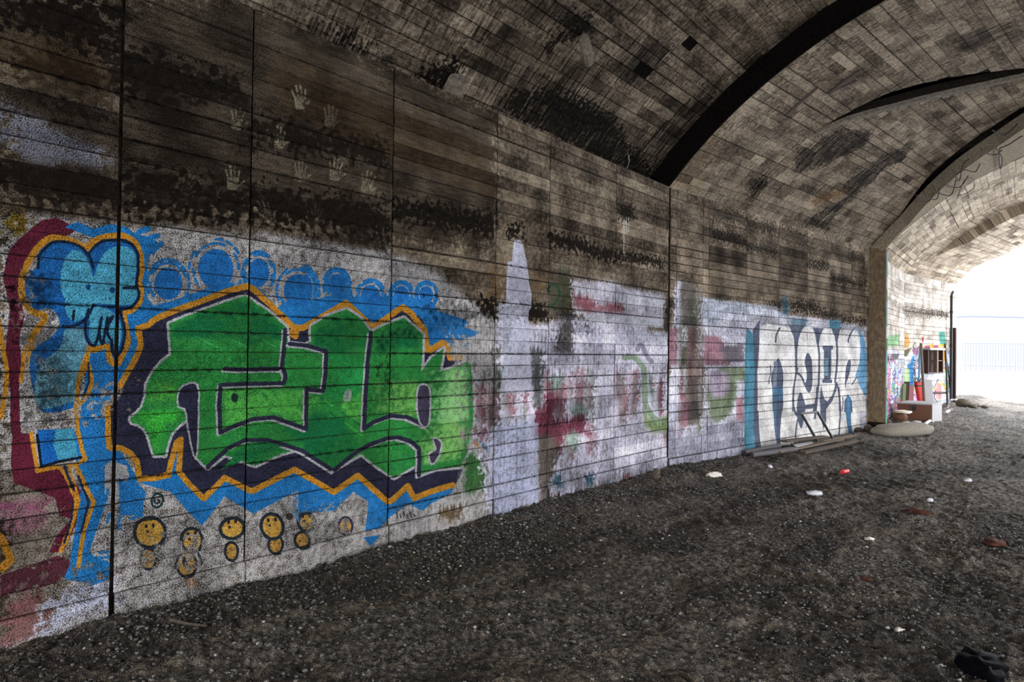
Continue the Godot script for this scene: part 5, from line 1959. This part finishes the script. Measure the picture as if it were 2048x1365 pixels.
func ground_mesh(x0: float, x1: float, z0: float, z1: float) -> ArrayMesh:
	# finer where the photographer stands
	var xs := PackedFloat32Array()
	var x := x0
	while x < x1:
		xs.append(x)
		x += 0.25 if x < 0.2 else 0.022 if x < 6.0 else 0.022 + (x - 6.0) * 0.006
	xs.append(x1)
	var zs := PackedFloat32Array()
	var z := z0
	while z < z1:
		zs.append(z)
		z += 0.024 if z < 5.0 else 0.05
	zs.append(z1)
	var v := PackedVector3Array()
	var c := PackedColorArray()
	var nx := xs.size()
	var nz := zs.size()
	for i in nx:
		for j in nz:
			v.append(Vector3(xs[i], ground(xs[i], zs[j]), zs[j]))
			var ground_tone := clampf(0.5 + lay.get_noise_2d(xs[i] * 1.1 + 90.0, zs[j] * 2.2) * 1.5 + clod.get_noise_2d(xs[i] * 0.22, zs[j] * 0.5) * 0.6, 0.0, 1.0)
			ground_tone *= clampf(0.35 + (zs[j] - 0.2) * 0.5, 0.35, 1.0) if xs[i] < 9.0 else 1.0  # tone falls darker towards the foot of the wall
			c.append(Color(0.36, 0.33, 0.30).lerp(Color(1.5, 1.42, 1.28), clampf(ground_tone * ground_tone * 1.6, 0.0, 1.0)))
	var n := PackedVector3Array()
	n.resize(v.size())
	for i in nx:
		for j in nz:
			var a := v[maxi(i - 1, 0) * nz + j]
			var b := v[mini(i + 1, nx - 1) * nz + j]
			var e := v[i * nz + maxi(j - 1, 0)]
			var g := v[i * nz + mini(j + 1, nz - 1)]
			n[i * nz + j] = (g - e).cross(b - a).normalized()
	var idx := PackedInt32Array()
	for i in nx - 1:
		for j in nz - 1:
			var k := i * nz + j
			idx.append_array([k, k + nz, k + nz + 1, k, k + nz + 1, k + 1])
	var arr := []
	arr.resize(Mesh.ARRAY_MAX)
	arr[Mesh.ARRAY_VERTEX] = v
	arr[Mesh.ARRAY_NORMAL] = n
	arr[Mesh.ARRAY_COLOR] = c
	arr[Mesh.ARRAY_INDEX] = idx
	var m := ArrayMesh.new()
	m.add_surface_from_arrays(Mesh.PRIMITIVE_TRIANGLES, arr)
	return m


func build_outside() -> void:
	var o := base("ground_outside")
	tag(o, "bright open ground beyond the mouth of the gallery", "ground", "", "structure")
	var s := Soup.new()
	s.box(Vector3(-120, -1.2, -120), Vector3(320, -0.25, 160), Transform3D(), 0.02)
	put("surface", s.mesh(), mats["snow"], o)
	# a railing far across the open ground, and a long low building beyond it
	var a := on_ground(Vector2(1925, 742), -0.25)
	var b := on_ground(Vector2(2110, 745), -0.25)
	var top := 1.66 + 22.0 * a.distance_to(EYE) / FOCAL
	var fence := base("railing")
	tag(fence, "pale upright-barred railing across the open ground outside", "railing")
	var d := (b - a)
	for k in 34:
		var p := a + d * (k / 33.0)
		var bar := Soup.new()
		bar.box(Vector3(p.x - 0.06, -0.25, p.z - 0.06), Vector3(p.x + 0.06, top, p.z + 0.06), Transform3D(), 0.01)
		put("baluster", bar.mesh(), mats["fence"], fence)
	for y in [top, 0.4]:
		put("rail", tube([Vector3(a.x, y, a.z), Vector3(b.x, y, b.z)], 0.08, 6), mats["fence"], fence)
	var h := base("far_building")
	tag(h, "long low pale building far beyond the railing outside", "building")
	var far := on_ground(Vector2(1940, 724), -0.25)
	var far2 := on_ground(Vector2(2200, 727), -0.25)
	var dist := far.distance_to(EYE)
	var t := (far2 - far).normalized()
	var place := Transform3D(Basis(t, Vector3.UP, t.cross(Vector3.UP)), far)
	var hh := 66.0 * dist / FOCAL + 1.9
	var w := Soup.new()
	w.box(Vector3(0, 0, -8), Vector3(far.distance_to(far2), hh, 0), place, 0.1)
	put("wall", w.mesh(), plain("washed_wall", Color8(140, 146, 160), 0.9), h)
	var e := Soup.new()
	e.box(Vector3(-0.5, hh, -8.5), Vector3(far.distance_to(far2) + 0.5, hh + dist * 0.0016, 0.5), place, 0.05)
	put("roof", e.mesh(), mats["far_wall"], h)


# ---------------------------------------------------------------- things on the vault

func build_ceiling_fittings() -> void:
	var near := vault(Vector2(0, 0), 0.0, Vector2(P1.x, 0), 0.0, SPAN_R + 0.34, Rect2(0, 0, 1, 1))
	var mid := vault(P1, 0.0, P2, deg_to_rad(6), SPAN_R, Rect2(0, 0, 1, 1))
	var under := vault(P1, 0.0, P2, deg_to_rad(6), SPAN_R - 0.36, Rect2(0, 0, 1, 1))
	# broken corbels
	var labels := ["broken concrete corbel on top of the wall under the near vault", "short concrete stub hanging high on the near vault"]
	var k := 0
	for q in [[Vector2(903, 170), 0.20, 0.36], [Vector2(1163, 66), 0.12, 0.36]]:
		var w := on_face(near, q[0])
		var p := near.at(w.x, w.y, 0.0)
		var inward := (near.at(w.x, w.y, 1.0) - p).normalized()
		var o := put("corbel", lump(Vector3(q[1], q[2], q[1]), 0.35, 130 + k, 7, 8, false, 0.6), mats["concrete"], get_node("ceiling"))
		var down := (Vector3.DOWN + inward * 0.6).normalized() if k == 1 else Vector3.UP
		o.transform = Transform3D(Basis(Vector3.RIGHT, down, Vector3.RIGHT.cross(down)), p + inward * 0.03 - (Vector3(0, 0.22, 0) if k == 0 else Vector3.ZERO))
		tag(o, labels[k], "")
		k += 1
	# a bent wire standing on the ledge
	var a := Vector3(on_upright(Vector2(1253, 352), Vector2(0, 0), Vector2(1, 0)).x, WALL_H, -0.02)
	var wire := put("bent_wire", tube([a - Vector3(0, 0.05, 0), a + Vector3(0.09, 0.06, -0.01), a + Vector3(0.14, 0.13, -0.02), a + Vector3(0.12, 0.22, -0.02)], 0.006, 6), mats["bare_wire"])
	tag(wire, "pale bent wire sticking up from the wall's top ledge", "wire")
	# laths caught in the boards
	k = 0
	for q in [[Vector2(1652, 184), Vector2(1718, 136), 0.05], [Vector2(1655, 180), Vector2(1710, 157), 0.03], [Vector2(1570, 225), Vector2(1634, 168), 0.04]]:
		var w0 := on_face(mid, q[0])
		var w1 := on_face(mid, q[1])
		var pts := []
		for i in 7:
			var w := w0.lerp(w1, i / 6.0)
			pts.append(mid.at(w.x, w.y, 0.05))
		var l := put("lath", tube(pts, q[2] * 0.6, 5), mats["old_timber"])
		tag(l, ["wooden lath caught in the vault boards, longest of the three", "thin splinter beside the longest lath on the vault", "wooden lath on the vault nearest the dark step"][k], "lath", "laths left on the vault")
		k += 1
	# reinforcing wires that hang from the low arch
	k = 0
	for q in [[[1832, 390, 1842, 401, 1858, 403, 1868, 384], "lowest wire hook on the low arch, nearest the pillar"], [[1846, 382, 1856, 396, 1874, 398, 1878, 378], "second wire hook up the low arch"], [[1866, 370, 1878, 386, 1902, 390, 1912, 360], "wide wire loop third up the low arch"], [[1884, 356, 1896, 372, 1920, 374, 1936, 352], "wire hook fourth up the low arch"], [[1906, 340, 1918, 362, 1926, 330, 1938, 318], "zigzag wire in the middle of the low arch"], [[1914, 350, 1928, 340, 1950, 344, 1960, 328], "slack wire bar in the middle of the low arch"],
		[[1962, 298, 1972, 306, 1990, 310, 2004, 300], "upper wire hook by the hanging link"], [[1992, 296, 2004, 316, 2001, 338, 1998, 318, 2000, 296], "narrow closed wire link dangling from the low arch"], [[2000, 296, 2016, 290, 2044, 272], "straight wire end reaching to the right edge"], [[1984, 260, 2004, 270, 2018, 264, 2036, 248], "topmost wire hook on the low arch"], [[1914, 398, 1928, 362, 1944, 356, 1948, 376, 1930, 388, 1914, 392], "thin coil of loose wire below the low arch"]]:
		var pts := []
		var p := rounded(px("O", q[0]), false)
		for i in p.size():
			var w := on_face(under, p[i])
			pts.append(under.at(w.x, w.y, 0.0))
		var o := put("reinforcing_wire", tube(pts, 0.010 if k < 10 else 0.006, 5), mats["wire"])
		tag(o, q[1], "wire", "wires hanging from the low arch")
		k += 1


# ---------------------------------------------------------------- timber and pipes along the middle wall

func lay_on_ground(p: Vector2, up := 0.0) -> Vector3:
	var g := on_ground(p)
	for i in 3:
		g = on_ground(p, ground(g.x, g.z) + up)
	return g


func build_timber_and_pipes() -> void:
	var k := 0
	for q in [[1552, 914, 1680, 887, 0.17, 0.035, 0.06, "timber", "grey plank lying against the wall under the metal frame"], [1605, 912, 1712, 888, 0.11, 0.04, 0.03, "old_timber", "outermost pale plank of the pile by the metal frame"], [1566, 899, 1650, 888, 0.14, 0.03, 0.12, "old_timber", "dark plank on top of the pile against the wall"], [1640, 890, 1706, 878, 0.14, 0.03, 0.05, "timber", "yellowish plank end nearest the brown pillar"]]:
		var a := lay_on_ground(Vector2(q[0], q[1]))
		var b := lay_on_ground(Vector2(q[2], q[3]))
		var d := b - a
		var t := d.normalized()
		var side := Vector3.UP.cross(t).normalized()
		var s := Soup.new()
		s.box(Vector3(0, 0, -q[4] / 2.0), Vector3(d.length(), q[5], q[4] / 2.0), Transform3D(Basis(t, side.cross(t) * -1.0 if side.cross(t).y < 0 else side.cross(t), side), a + Vector3(0, q[6], 0)), 0.006)
		tag(put("plank", s.mesh(), mats[q[7]]), q[8], "plank", "planks piled along the wall")
		k += 1
	for q in [[1489, 912, 1560, 898, 0.042, "grey pipe at the left end of the pile, its open end by the blue band"], [1504, 917, 1592, 905, 0.045, "longest grey pipe lying in front of the blue band"], [1584, 902, 1622, 895, 0.05, "short pale pipe with an open black end among the planks"]]:
		var a := lay_on_ground(Vector2(q[0], q[1]))
		var b := lay_on_ground(Vector2(q[2], q[3]))
		var up := Vector3(0, q[4] + 0.01, 0)
		tag(put("pipe", tube([a + up, a.lerp(b, 0.5) + up, b + up], q[4], 12, -1.0, 0.78), mats["grey_plastic"]), q[5], "pipe", "pipes piled along the wall")
	# a metal frame that leans against the wall
	var foot := lay_on_ground(Vector2(1637, 889))
	var foot2 := lay_on_ground(Vector2(1668, 886))
	var o := base("metal_frame", Vector3(foot.x, 0, foot.z))
	tag(o, "small dark metal frame with two slanting legs leaning above the planks", "frame")
	var along := (foot2 - foot)
	along.y = 0
	var back := Vector3(-along.z, 0, along.x).normalized()
	if back.z > 0:
		back = -back
	var y0 := foot.y + 0.02
	var span := along.length()
	var top0 := Vector3(0, y0 + 0.53, 0) + back * 0.22 - along * 0.34
	var top1 := top0 + along
	for e in [[top0, Vector3(0, y0, 0)], [top1, along + Vector3(0, y0, 0)]]:
		put("leg", tube([e[0], e[1]], 0.024, 8), mats["dark_metal"], o)
	put("crossbar", tube([top0 - along * 0.06, top1 + along * 0.04], 0.020, 8), mats["grey_plastic"], o)


# ---------------------------------------------------------------- the cluttered corner before the mouth

func build_corner_clutter() -> void:
	# boulder
	var a := lay_on_ground(Vector2(1750, 874))
	var b := lay_on_ground(Vector2(1854, 872))
	var mid := (a + b) / 2.0
	var wide := a.distance_to(b)
	var o := put("boulder", lump(Vector3(wide, 0.29, 0.62), 0.10, 140, 12, 20, false, 0.75), mats["pale_stone"])
	o.position = mid + Vector3(0.1, -0.05, 0) + (mid - EYE).normalized() * Vector3(0.3, 0, 0.3)
	o.rotation.y = -atan2(b.z - a.z, b.x - a.x)
	tag(o, "long rounded pale boulder lying in front of the pillar", "boulder")
	var r := lay_on_ground(Vector2(1764, 862))
	o = put("rock", lump(Vector3(0.30, 0.30, 0.28), 0.3, 141, 8, 10), mats["rock"])
	o.position = r + Vector3(0.35, -0.04, 0.0)
	tag(o, "brown rock between the pillar's foot and the long boulder", "rock")
	for q in [[1718, 866, 0.26, 0.15, "dark broken stone left of the pillar's foot"], [1736, 864, 0.24, 0.18, "blackened stone against the foot of the pillar"], [1708, 874, 0.16, 0.1, "small stone at the far end of the planks"], [1925, 813, 0.5, 0.26, "largest stone of the rubble at the mouth"], [1944, 815, 0.35, 0.14, "low stone of the rubble out from the mouth"], [1954, 813, 0.24, 0.10, "outermost stone of the rubble at the mouth"], [1969, 816, 0.3, 0.12, "lone dark stone on the lit rim of the floor"]]:
		var g := lay_on_ground(Vector2(q[0], q[1]))
		o = put("rock", lump(Vector3(q[2], q[3], q[2] * 0.8), 0.35, int(q[0]), 7, 9), mats["rock"])
		o.position = g - Vector3(0, 0.03, 0)
		tag(o, q[4], "rock")
	# hollow concrete box
	var dir := (P4 - P2).normalized()
	var n := Vector2(-dir.y, dir.x)
	var near_right := lay_on_ground(Vector2(1863, 845))
	var place := Transform3D(Basis(Vector3(dir.x, 0, dir.y), Vector3.UP, Vector3(n.x, 0, n.y)), near_right)
	var box := base("box")
	tag(box, "heavy box with brown front, white top and its lit side coloured white, in the corner", "box")
	var s := Soup.new()
	s.box(Vector3(0.0, -0.05, -0.78), Vector3(1.15, 0.42, 0.0), place, 0.012)
	put("body", s.mesh(), mats["crate_brown"], box)
	s = Soup.new()
	s.box(Vector3(-0.02, 0.42, -0.80), Vector3(1.17, 0.455, 0.02), place, 0.01)
	put("lid", s.mesh(), mats["white_board"], box)
	s = Soup.new()
	s.box(Vector3(0.01, -0.04, 0.002), Vector3(1.14, 0.42, 0.016), place, 0.004)
	put("lit_side", s.mesh(), mats["white_board"], box)  # white here stands for the light falling on this side
	s = Soup.new()
	s.box(Vector3(-0.012, 0.27, -0.44), Vector3(0.002, 0.41, -0.34), place, 0.003)
	put("dark_hole_plate", s.mesh(), mats["black_paint"], box)  # black plate painted in for the dark inside of an opening
	s = Soup.new()
	s.box(Vector3(-0.05, 0.36, -0.50), Vector3(-0.012, 0.38, -0.36), place, 0.004)
	s.box(Vector3(-0.016, 0.27, -0.50), Vector3(-0.002, 0.41, -0.45), place, 0.004)
	put("latch", s.mesh(), mats["old_timber"], box)
	# crumpled sheets before the box
	for q in [[1800, 842, 0.34, 0.20, 0.26, "crate_brown", "brown wedge of broken board left of the box"], [1806, 832, 0.44, 0.07, 0.3, "paper", "crumpled white sheet on the brown wedge beside the box"], [1816, 849, 0.5, 0.05, 0.16, "paper", "flat white sheet on the ground before the box"], [1834, 848, 0.22, 0.07, 0.14, "white_plastic", "small white crushed carton between boulder and box"]]:
		var g := lay_on_ground(Vector2(q[0], q[1] if q[1] > 835 else 843))
		o = put("scrap", lump(Vector3(q[2], q[3], q[4]), 0.45, int(q[0]), 6, 10, false, 0.6), mats[q[5]])
		o.position = g + Vector3(0, 0.2 if q[1] < 835 else 0.0, 0)
		o.rotation.y = 0.6
		tag(o, q[6], "scrap")
	# white hose and edge strips
	for q in [[[1846, 856, 1855, 848, 1868, 841, 1880, 836], 0.035, "white bent pipe curving past the near corner of the box"], [[1888, 829, 1896, 826, 1904, 822], 0.04, "straight white pipe end on the ground right of the box"], [[1896, 818, 1898, 808, 1904, 803, 1914, 803], 0.03, "white hoop half buried by the wall's end"]]:
		var pts := []
		for p in rounded(px("O", q[0]), false):
			var g := lay_on_ground(Vector2(p.x, maxf(p.y, 821.0)))
			pts.append(g + Vector3(0, q[1] + maxf(0.0, 821.0 - p.y) * 0.016, 0))
		tag(put("white_pipe", tube(pts, q[1], 10), mats["white_plastic"]), q[2], "pipe")
	# what leans on or hangs from the last wall
	var lean := func(p: Vector2, off: float) -> Vector3: return on_upright_3d(p, P3, P4, off)
	var rack := base("wall_rack")
	tag(rack, "open wooden rack with a dark inside hung on the tagged wall", "rack")
	var c0: Vector3 = lean.bind(Vector2(1842, 746), 0.0).call()
	var c1: Vector3 = lean.bind(Vector2(1872, 700), 0.0).call()
	var wdt := Vector2(c0.x, c0.z).distance_to(Vector2(c1.x, c1.z))
	var t4 := (P4 - P3).normalized()
	var n4 := Vector2(-t4.y, t4.x)
	var wide_to_us := Vector2(ax.x, az.x).normalized()      # things turned to face down the gallery
	wide_to_us = (wide_to_us + Vector2(0.15, 0.0)).normalized()
	var rp := Transform3D(Basis(Vector3(t4.x, 0, t4.y), Vector3.UP, Vector3(n4.x, 0, n4.y)), c0)
	var rh := c1.y - c0.y
	for e in [["back", Vector3(0, 0, 0.012), Vector3(wdt, rh, 0.03), "dark_timber"], ["frame", Vector3(-0.02, -0.02, 0.012), Vector3(wdt + 0.02, 0.02, 0.2), "dark_timber"], ["frame", Vector3(-0.02, rh - 0.02, 0.012), Vector3(wdt + 0.02, rh + 0.05, 0.26), "white_board"], ["frame", Vector3(-0.02, 0, 0.012), Vector3(0.03, rh, 0.2), "dark_timber"], ["frame", Vector3(wdt - 0.03, 0, 0.012), Vector3(wdt + 0.02, rh, 0.2), "dark_timber"], ["upright", Vector3(wdt * 0.56, 0, 0.1), Vector3(wdt * 0.66, rh, 0.21), "timber"], ["shelf", Vector3(wdt * 0.66, rh * 0.5, 0.02), Vector3(wdt, rh * 0.54, 0.19), "timber"]]:
		s = Soup.new()
		s.box(e[1], e[2], rp, 0.006)
		put(e[0], s.mesh(), mats[e[3]], rack)
	for q in [[1842, 688, 1850, 801, 0.03, 0.75, "timber", "tall pole leaning before the rack"], [1840, 692, 1836, 762, 0.02, 0.30, "blue_paint", "thin blue painted stick left of the rack"]]:
		var top: Vector3 = lean.bind(Vector2(q[0], q[1]), 0.30).call()
		var bottom: Vector3 = lean.bind(Vector2(q[2], q[3]), q[5]).call()
		if q[6] == "timber":
			bottom.y = ground(bottom.x, bottom.z) - 0.02
		else:
			top = lean.bind(Vector2(q[0], q[1]), 0.05).call()
			bottom = lean.bind(Vector2(q[2], q[3] + 40), 0.25).call()
			bottom.y = ground(bottom.x, bottom.z) - 0.02
		tag(put("pole", tube([top, bottom], q[4] * 1.2, 8), mats[q[6]]), q[7], "pole")
	# red leaning container with two black handles
	var rb: Vector3 = lean.bind(Vector2(1847, 806), 0.42).call()
	rb.y = ground(rb.x, rb.z)
	var can := base("red_container", rb)
	tag(can, "bright red leaning container with black loop handles by the wall", "container")
	s = Soup.new()
	var rings := []
	for q in [[0.02, 0.105, 0.0], [0.38, 0.118, -0.035], [0.72, 0.125, -0.068], [0.83, 0.125, -0.08], [0.86, 0.09, -0.083]]:
		var ring := []
		for k in 20:
			var ang := TAU * k / 20
			var cx: float = signf(cos(ang)) * pow(absf(cos(ang)), 0.6) * q[1]
			var cz: float = signf(sin(ang)) * pow(absf(sin(ang)), 0.6) * q[1] * 0.5
			ring.append(Vector3(wide_to_us.x * (cx + q[2] * 2.0) + -wide_to_us.y * cz, q[0], wide_to_us.y * (cx + q[2] * 2.0) + wide_to_us.x * cz))
		rings.append(ring)
	for i in rings.size() - 1:
		for k in 20:
			s.quad(rings[i][k], rings[i][(k + 1) % 20], rings[i + 1][(k + 1) % 20], rings[i + 1][k])
	for k in 20:
		s.tri(Vector3(0, 0.86, 0) + Vector3(wide_to_us.x, 0, wide_to_us.y) * -0.166, rings[4][(k + 1) % 20], rings[4][k])
	put("body", s.mesh(), mats["red_paint"], can)
	s = Soup.new()
	for k in 20:
		for band_y in [[2, 0.35, 0.52]]:
			var l := (k + 1) % 20
			var p0: Vector3 = rings[2][k].lerp(rings[3][k], 0.1) * Vector3(1.02, 1, 1.02)
			var p1: Vector3 = rings[2][l].lerp(rings[3][l], 0.1) * Vector3(1.02, 1, 1.02)
			var p2: Vector3 = rings[2][l].lerp(rings[3][l], 0.5) * Vector3(1.02, 1, 1.02)
			var p3: Vector3 = rings[2][k].lerp(rings[3][k], 0.5) * Vector3(1.02, 1, 1.02)
			s.quad(p0, p1, p2, p3)
	put("stripe", s.mesh(), mats["black_paint"], can)
	for x in [-0.22, -0.06]:
		var pts := []
		for k in 9:
			var ang := PI * k / 8
			pts.append(Vector3(wide_to_us.x, 0, wide_to_us.y) * (x + cos(ang) * 0.06) + Vector3(0, 0.84 + sin(ang) * 0.13, 0))
		put("handle", tube(pts, 0.016, 7), mats["black_paint"], can)
	# boards leaning in the corner
	for q in [[1809, 768, 1806, 806, 0.10, "green_board", "green edged board leaning in the corner"], [1814, 764, 1810, 806, 0.16, "dark_timber", "dark board leaning behind the pink one"], [1818, 772, 1815, 806, 0.30, "pink_board", "pink board leaning behind the box"], [1855, 760, 1861, 806, 0.26, "white_board", "pale lilac sheet leaning right of the red container"]]:
		var top: Vector3 = lean.bind(Vector2(q[0], q[1]), 0.18).call()
		var bottom: Vector3 = lean.bind(Vector2(q[2], q[3]), 0.36).call()
		bottom.y = ground(bottom.x, bottom.z)
		var upv := top - bottom
		var across := Vector3(wide_to_us.x, 0, wide_to_us.y)
		var zz := across.cross(upv).normalized()
		s = Soup.new()
		s.box(Vector3(-q[4] / 2.0, 0, -0.014), Vector3(q[4] / 2.0, upv.length(), 0.014), Transform3D(Basis(across, upv.normalized(), zz), bottom), 0.004)
		tag(put("board", s.mesh(), mats[q[5]]), q[6], "board")
	# dark rods near the mouth and the rusty bar between them
	for q in [[1890, 688, 1895, 818, 0.05, 0.25, 0.028, "dark_metal", "straight dark rod leaning near the mouth"], [1892, 710, 1903, 800, 0.05, 0.05, 0.02, "dark_metal", "second dark rod, slanting toward the downpipe"]]:
		var top: Vector3 = lean.bind(Vector2(q[0], q[1]), q[4]).call()
		var bottom: Vector3 = lean.bind(Vector2(q[2], q[3]), q[5]).call()
		bottom.y = ground(bottom.x, bottom.z) - 0.03
		tag(put("rod", tube([top, top.lerp(bottom, 0.5) + Vector3(0.02, 0, 0.01), bottom], q[6], 8), mats[q[7]]), q[8], "rod")
	var ba: Vector3 = lean.bind(Vector2(1862, 786), 0.16).call()
	var bb: Vector3 = lean.bind(Vector2(1894, 786), 0.16).call()
	tag(put("rusty_bar", tube([ba, bb], 0.035, 8), mats["rusty_metal"]), "short rusty bar held level against the wall", "bar")
	# downpipe and conduit at the mouth
	var dp := base("downpipe")
	tag(dp, "dark downpipe running down the wall's end at the mouth", "pipe")
	var top_p: Vector3 = lean.bind(Vector2(1906, 584), 0.10).call()
	var elbow: Vector3 = lean.bind(Vector2(1903, 592), 0.12).call()
	var low: Vector3 = lean.bind(Vector2(1902, 796), 0.12).call()
	low.y = ground(low.x, low.z) - 0.02
	put("tube", tube([top_p, elbow, low], 0.04, 10), mats["dark_metal"], dp)
	for y in [0.9, 2.0, 3.1]:
		var c := Vector3(low.x, y, low.z)
		put("clamp", tube([c - Vector3(0, 0.03, 0), c + Vector3(0, 0.03, 0)], 0.052, 10), mats["rusty_metal"], dp)
	var post: Vector3 = lean.bind(Vector2(1909, 656), 0.13).call()
	var foot: Vector3 = lean.bind(Vector2(1909, 796), 0.13).call()
	foot.y = ground(foot.x, foot.z) - 0.02
	s = Soup.new()
	s.box(Vector3(-0.06, foot.y, -0.04), Vector3(0.06, post.y, 0.05), Transform3D(Basis(Vector3(t4.x, 0, t4.y), Vector3.UP, Vector3(n4.x, 0, n4.y)), Vector3(post.x, 0, post.z)), 0.01)
	tag(put("edge_post", s.mesh(), mats["rusty_metal"]), "rusty post at the very edge of the mouth, right of the downpipe", "post")


# ---------------------------------------------------------------- litter

func build_litter() -> void:
	for q in [[1630, 990, 0.17, 0.06, 0.12, "white_plastic", "pale crushed plastic cup on the gravel", "cup"], [1835, 1026, 0.24, 0.05, 0.16, "rusty_rag", "rust-coloured rag in the middle of the floor", "rag"], [1989, 1088, 0.22, 0.045, 0.15, "rusty_rag", "reddish rag near the right edge of the floor", "rag"],
		[1428, 954, 0.20, 0.07, 0.10, "paper", "crumpled white paper at the foot of the wall", "paper"], [1738, 1080, 0.09, 0.03, 0.06, "paper", "scrap of pale paper by itself on the open floor", "paper"], [1860, 1002, 0.06, 0.04, 0.05, "white_plastic", "white bottle cap above the rust-coloured rag", "cap"], [1937, 964, 0.08, 0.05, 0.06, "white_plastic", "small white lump far out on the floor", "scrap"],
		[1540, 936, 0.07, 0.05, 0.06, "white_plastic", "white pebble-sized scrap in front of the pipes", "scrap"], [1798, 1260, 0.05, 0.02, 0.04, "paper", "tiny white scrap near the black bag", "scrap"], [1732, 1160, 0.08, 0.03, 0.05, "rusty_rag", "small dark red scrap in the foreground mud", "scrap"], [1312, 958, 0.10, 0.14, 0.12, "rock", "dark pointed stone leaning on the plinth", "stone"]]:
		var g := lay_on_ground(Vector2(q[0], q[1]))
		var o := put(q[7] if q[7] != "cap" else "bottle_cap", lump(Vector3(q[2], q[3], q[4]), 0.9 if q[7] in ["rag", "paper", "scrap"] else 0.45, int(q[0]) + 7, 9, 14, false, 0.8), mats[q[5]])
		o.position = g - Vector3(0, 0.012, 0)
		o.rotation.y = rng.randf() * 3.0
		tag(o, q[6], q[7])
	var c := lay_on_ground(Vector2(1687, 948))
	var can := base("red_can", c)
	tag(can, "small bright red can lying on the gravel", "can")
	put("body", tube([Vector3(-0.07, 0.03, 0), Vector3(-0.06, 0.03, 0), Vector3(0.06, 0.032, 0.03), Vector3(0.07, 0.032, 0.03)], 0.032, 12), mats["red_plastic"], can)
	put("end", tube([Vector3(0.068, 0.032, 0.03), Vector3(0.074, 0.032, 0.03)], 0.026, 12), mats["bare_wire"], can)
	# a torn black bag
	var b := lay_on_ground(Vector2(1958, 1330))
	var bag := base("plastic_bag", b + Vector3(0.0, -0.03, 0.0))
	tag(bag, "torn black plastic bag lying in the lower right corner", "bag")
	put("body", lump(Vector3(0.34, 0.08, 0.24), 0.6, 201, 10, 16), mats["black_plastic"], bag)
	var tail := put("torn_flap", lump(Vector3(0.24, 0.05, 0.14), 0.6, 202, 8, 12), mats["black_plastic"], bag)
	tail.position = Vector3(-0.15, 0.02, 0.06)
	# sticks
	for q in [[1890, 912, 1926, 903, 0.012, "timber", "pale straight stick lying far out on the floor"], [1030, 1042, 1092, 1034, 0.008, "old_timber", "twig at the foot of the white pier"], [1012, 1050, 1060, 1040, 0.006, "old_timber", "thinner twig crossing below the other by the pier"], [340, 1246, 412, 1258, 0.010, "old_timber", "curved splinter on the gravel at the lower left"], [1470, 960, 1500, 955, 0.006, "timber", "short pale splinter among the white litter"], [1820, 945, 1850, 940, 0.008, "timber", "thin pale sliver in the middle distance"]]:
		var a := lay_on_ground(Vector2(q[0], q[1]))
		var e := lay_on_ground(Vector2(q[2], q[3]))
		var up := Vector3(0, q[4] * 1.2 + 0.004, 0)
		var m := a.lerp(e, 0.5)
		m.y = ground(m.x, m.z)
		tag(put("stick", tube([a + up, m + up * 1.6, e + up], q[4], 6, q[4] * 0.6), mats[q[5]]), q[6], "stick")
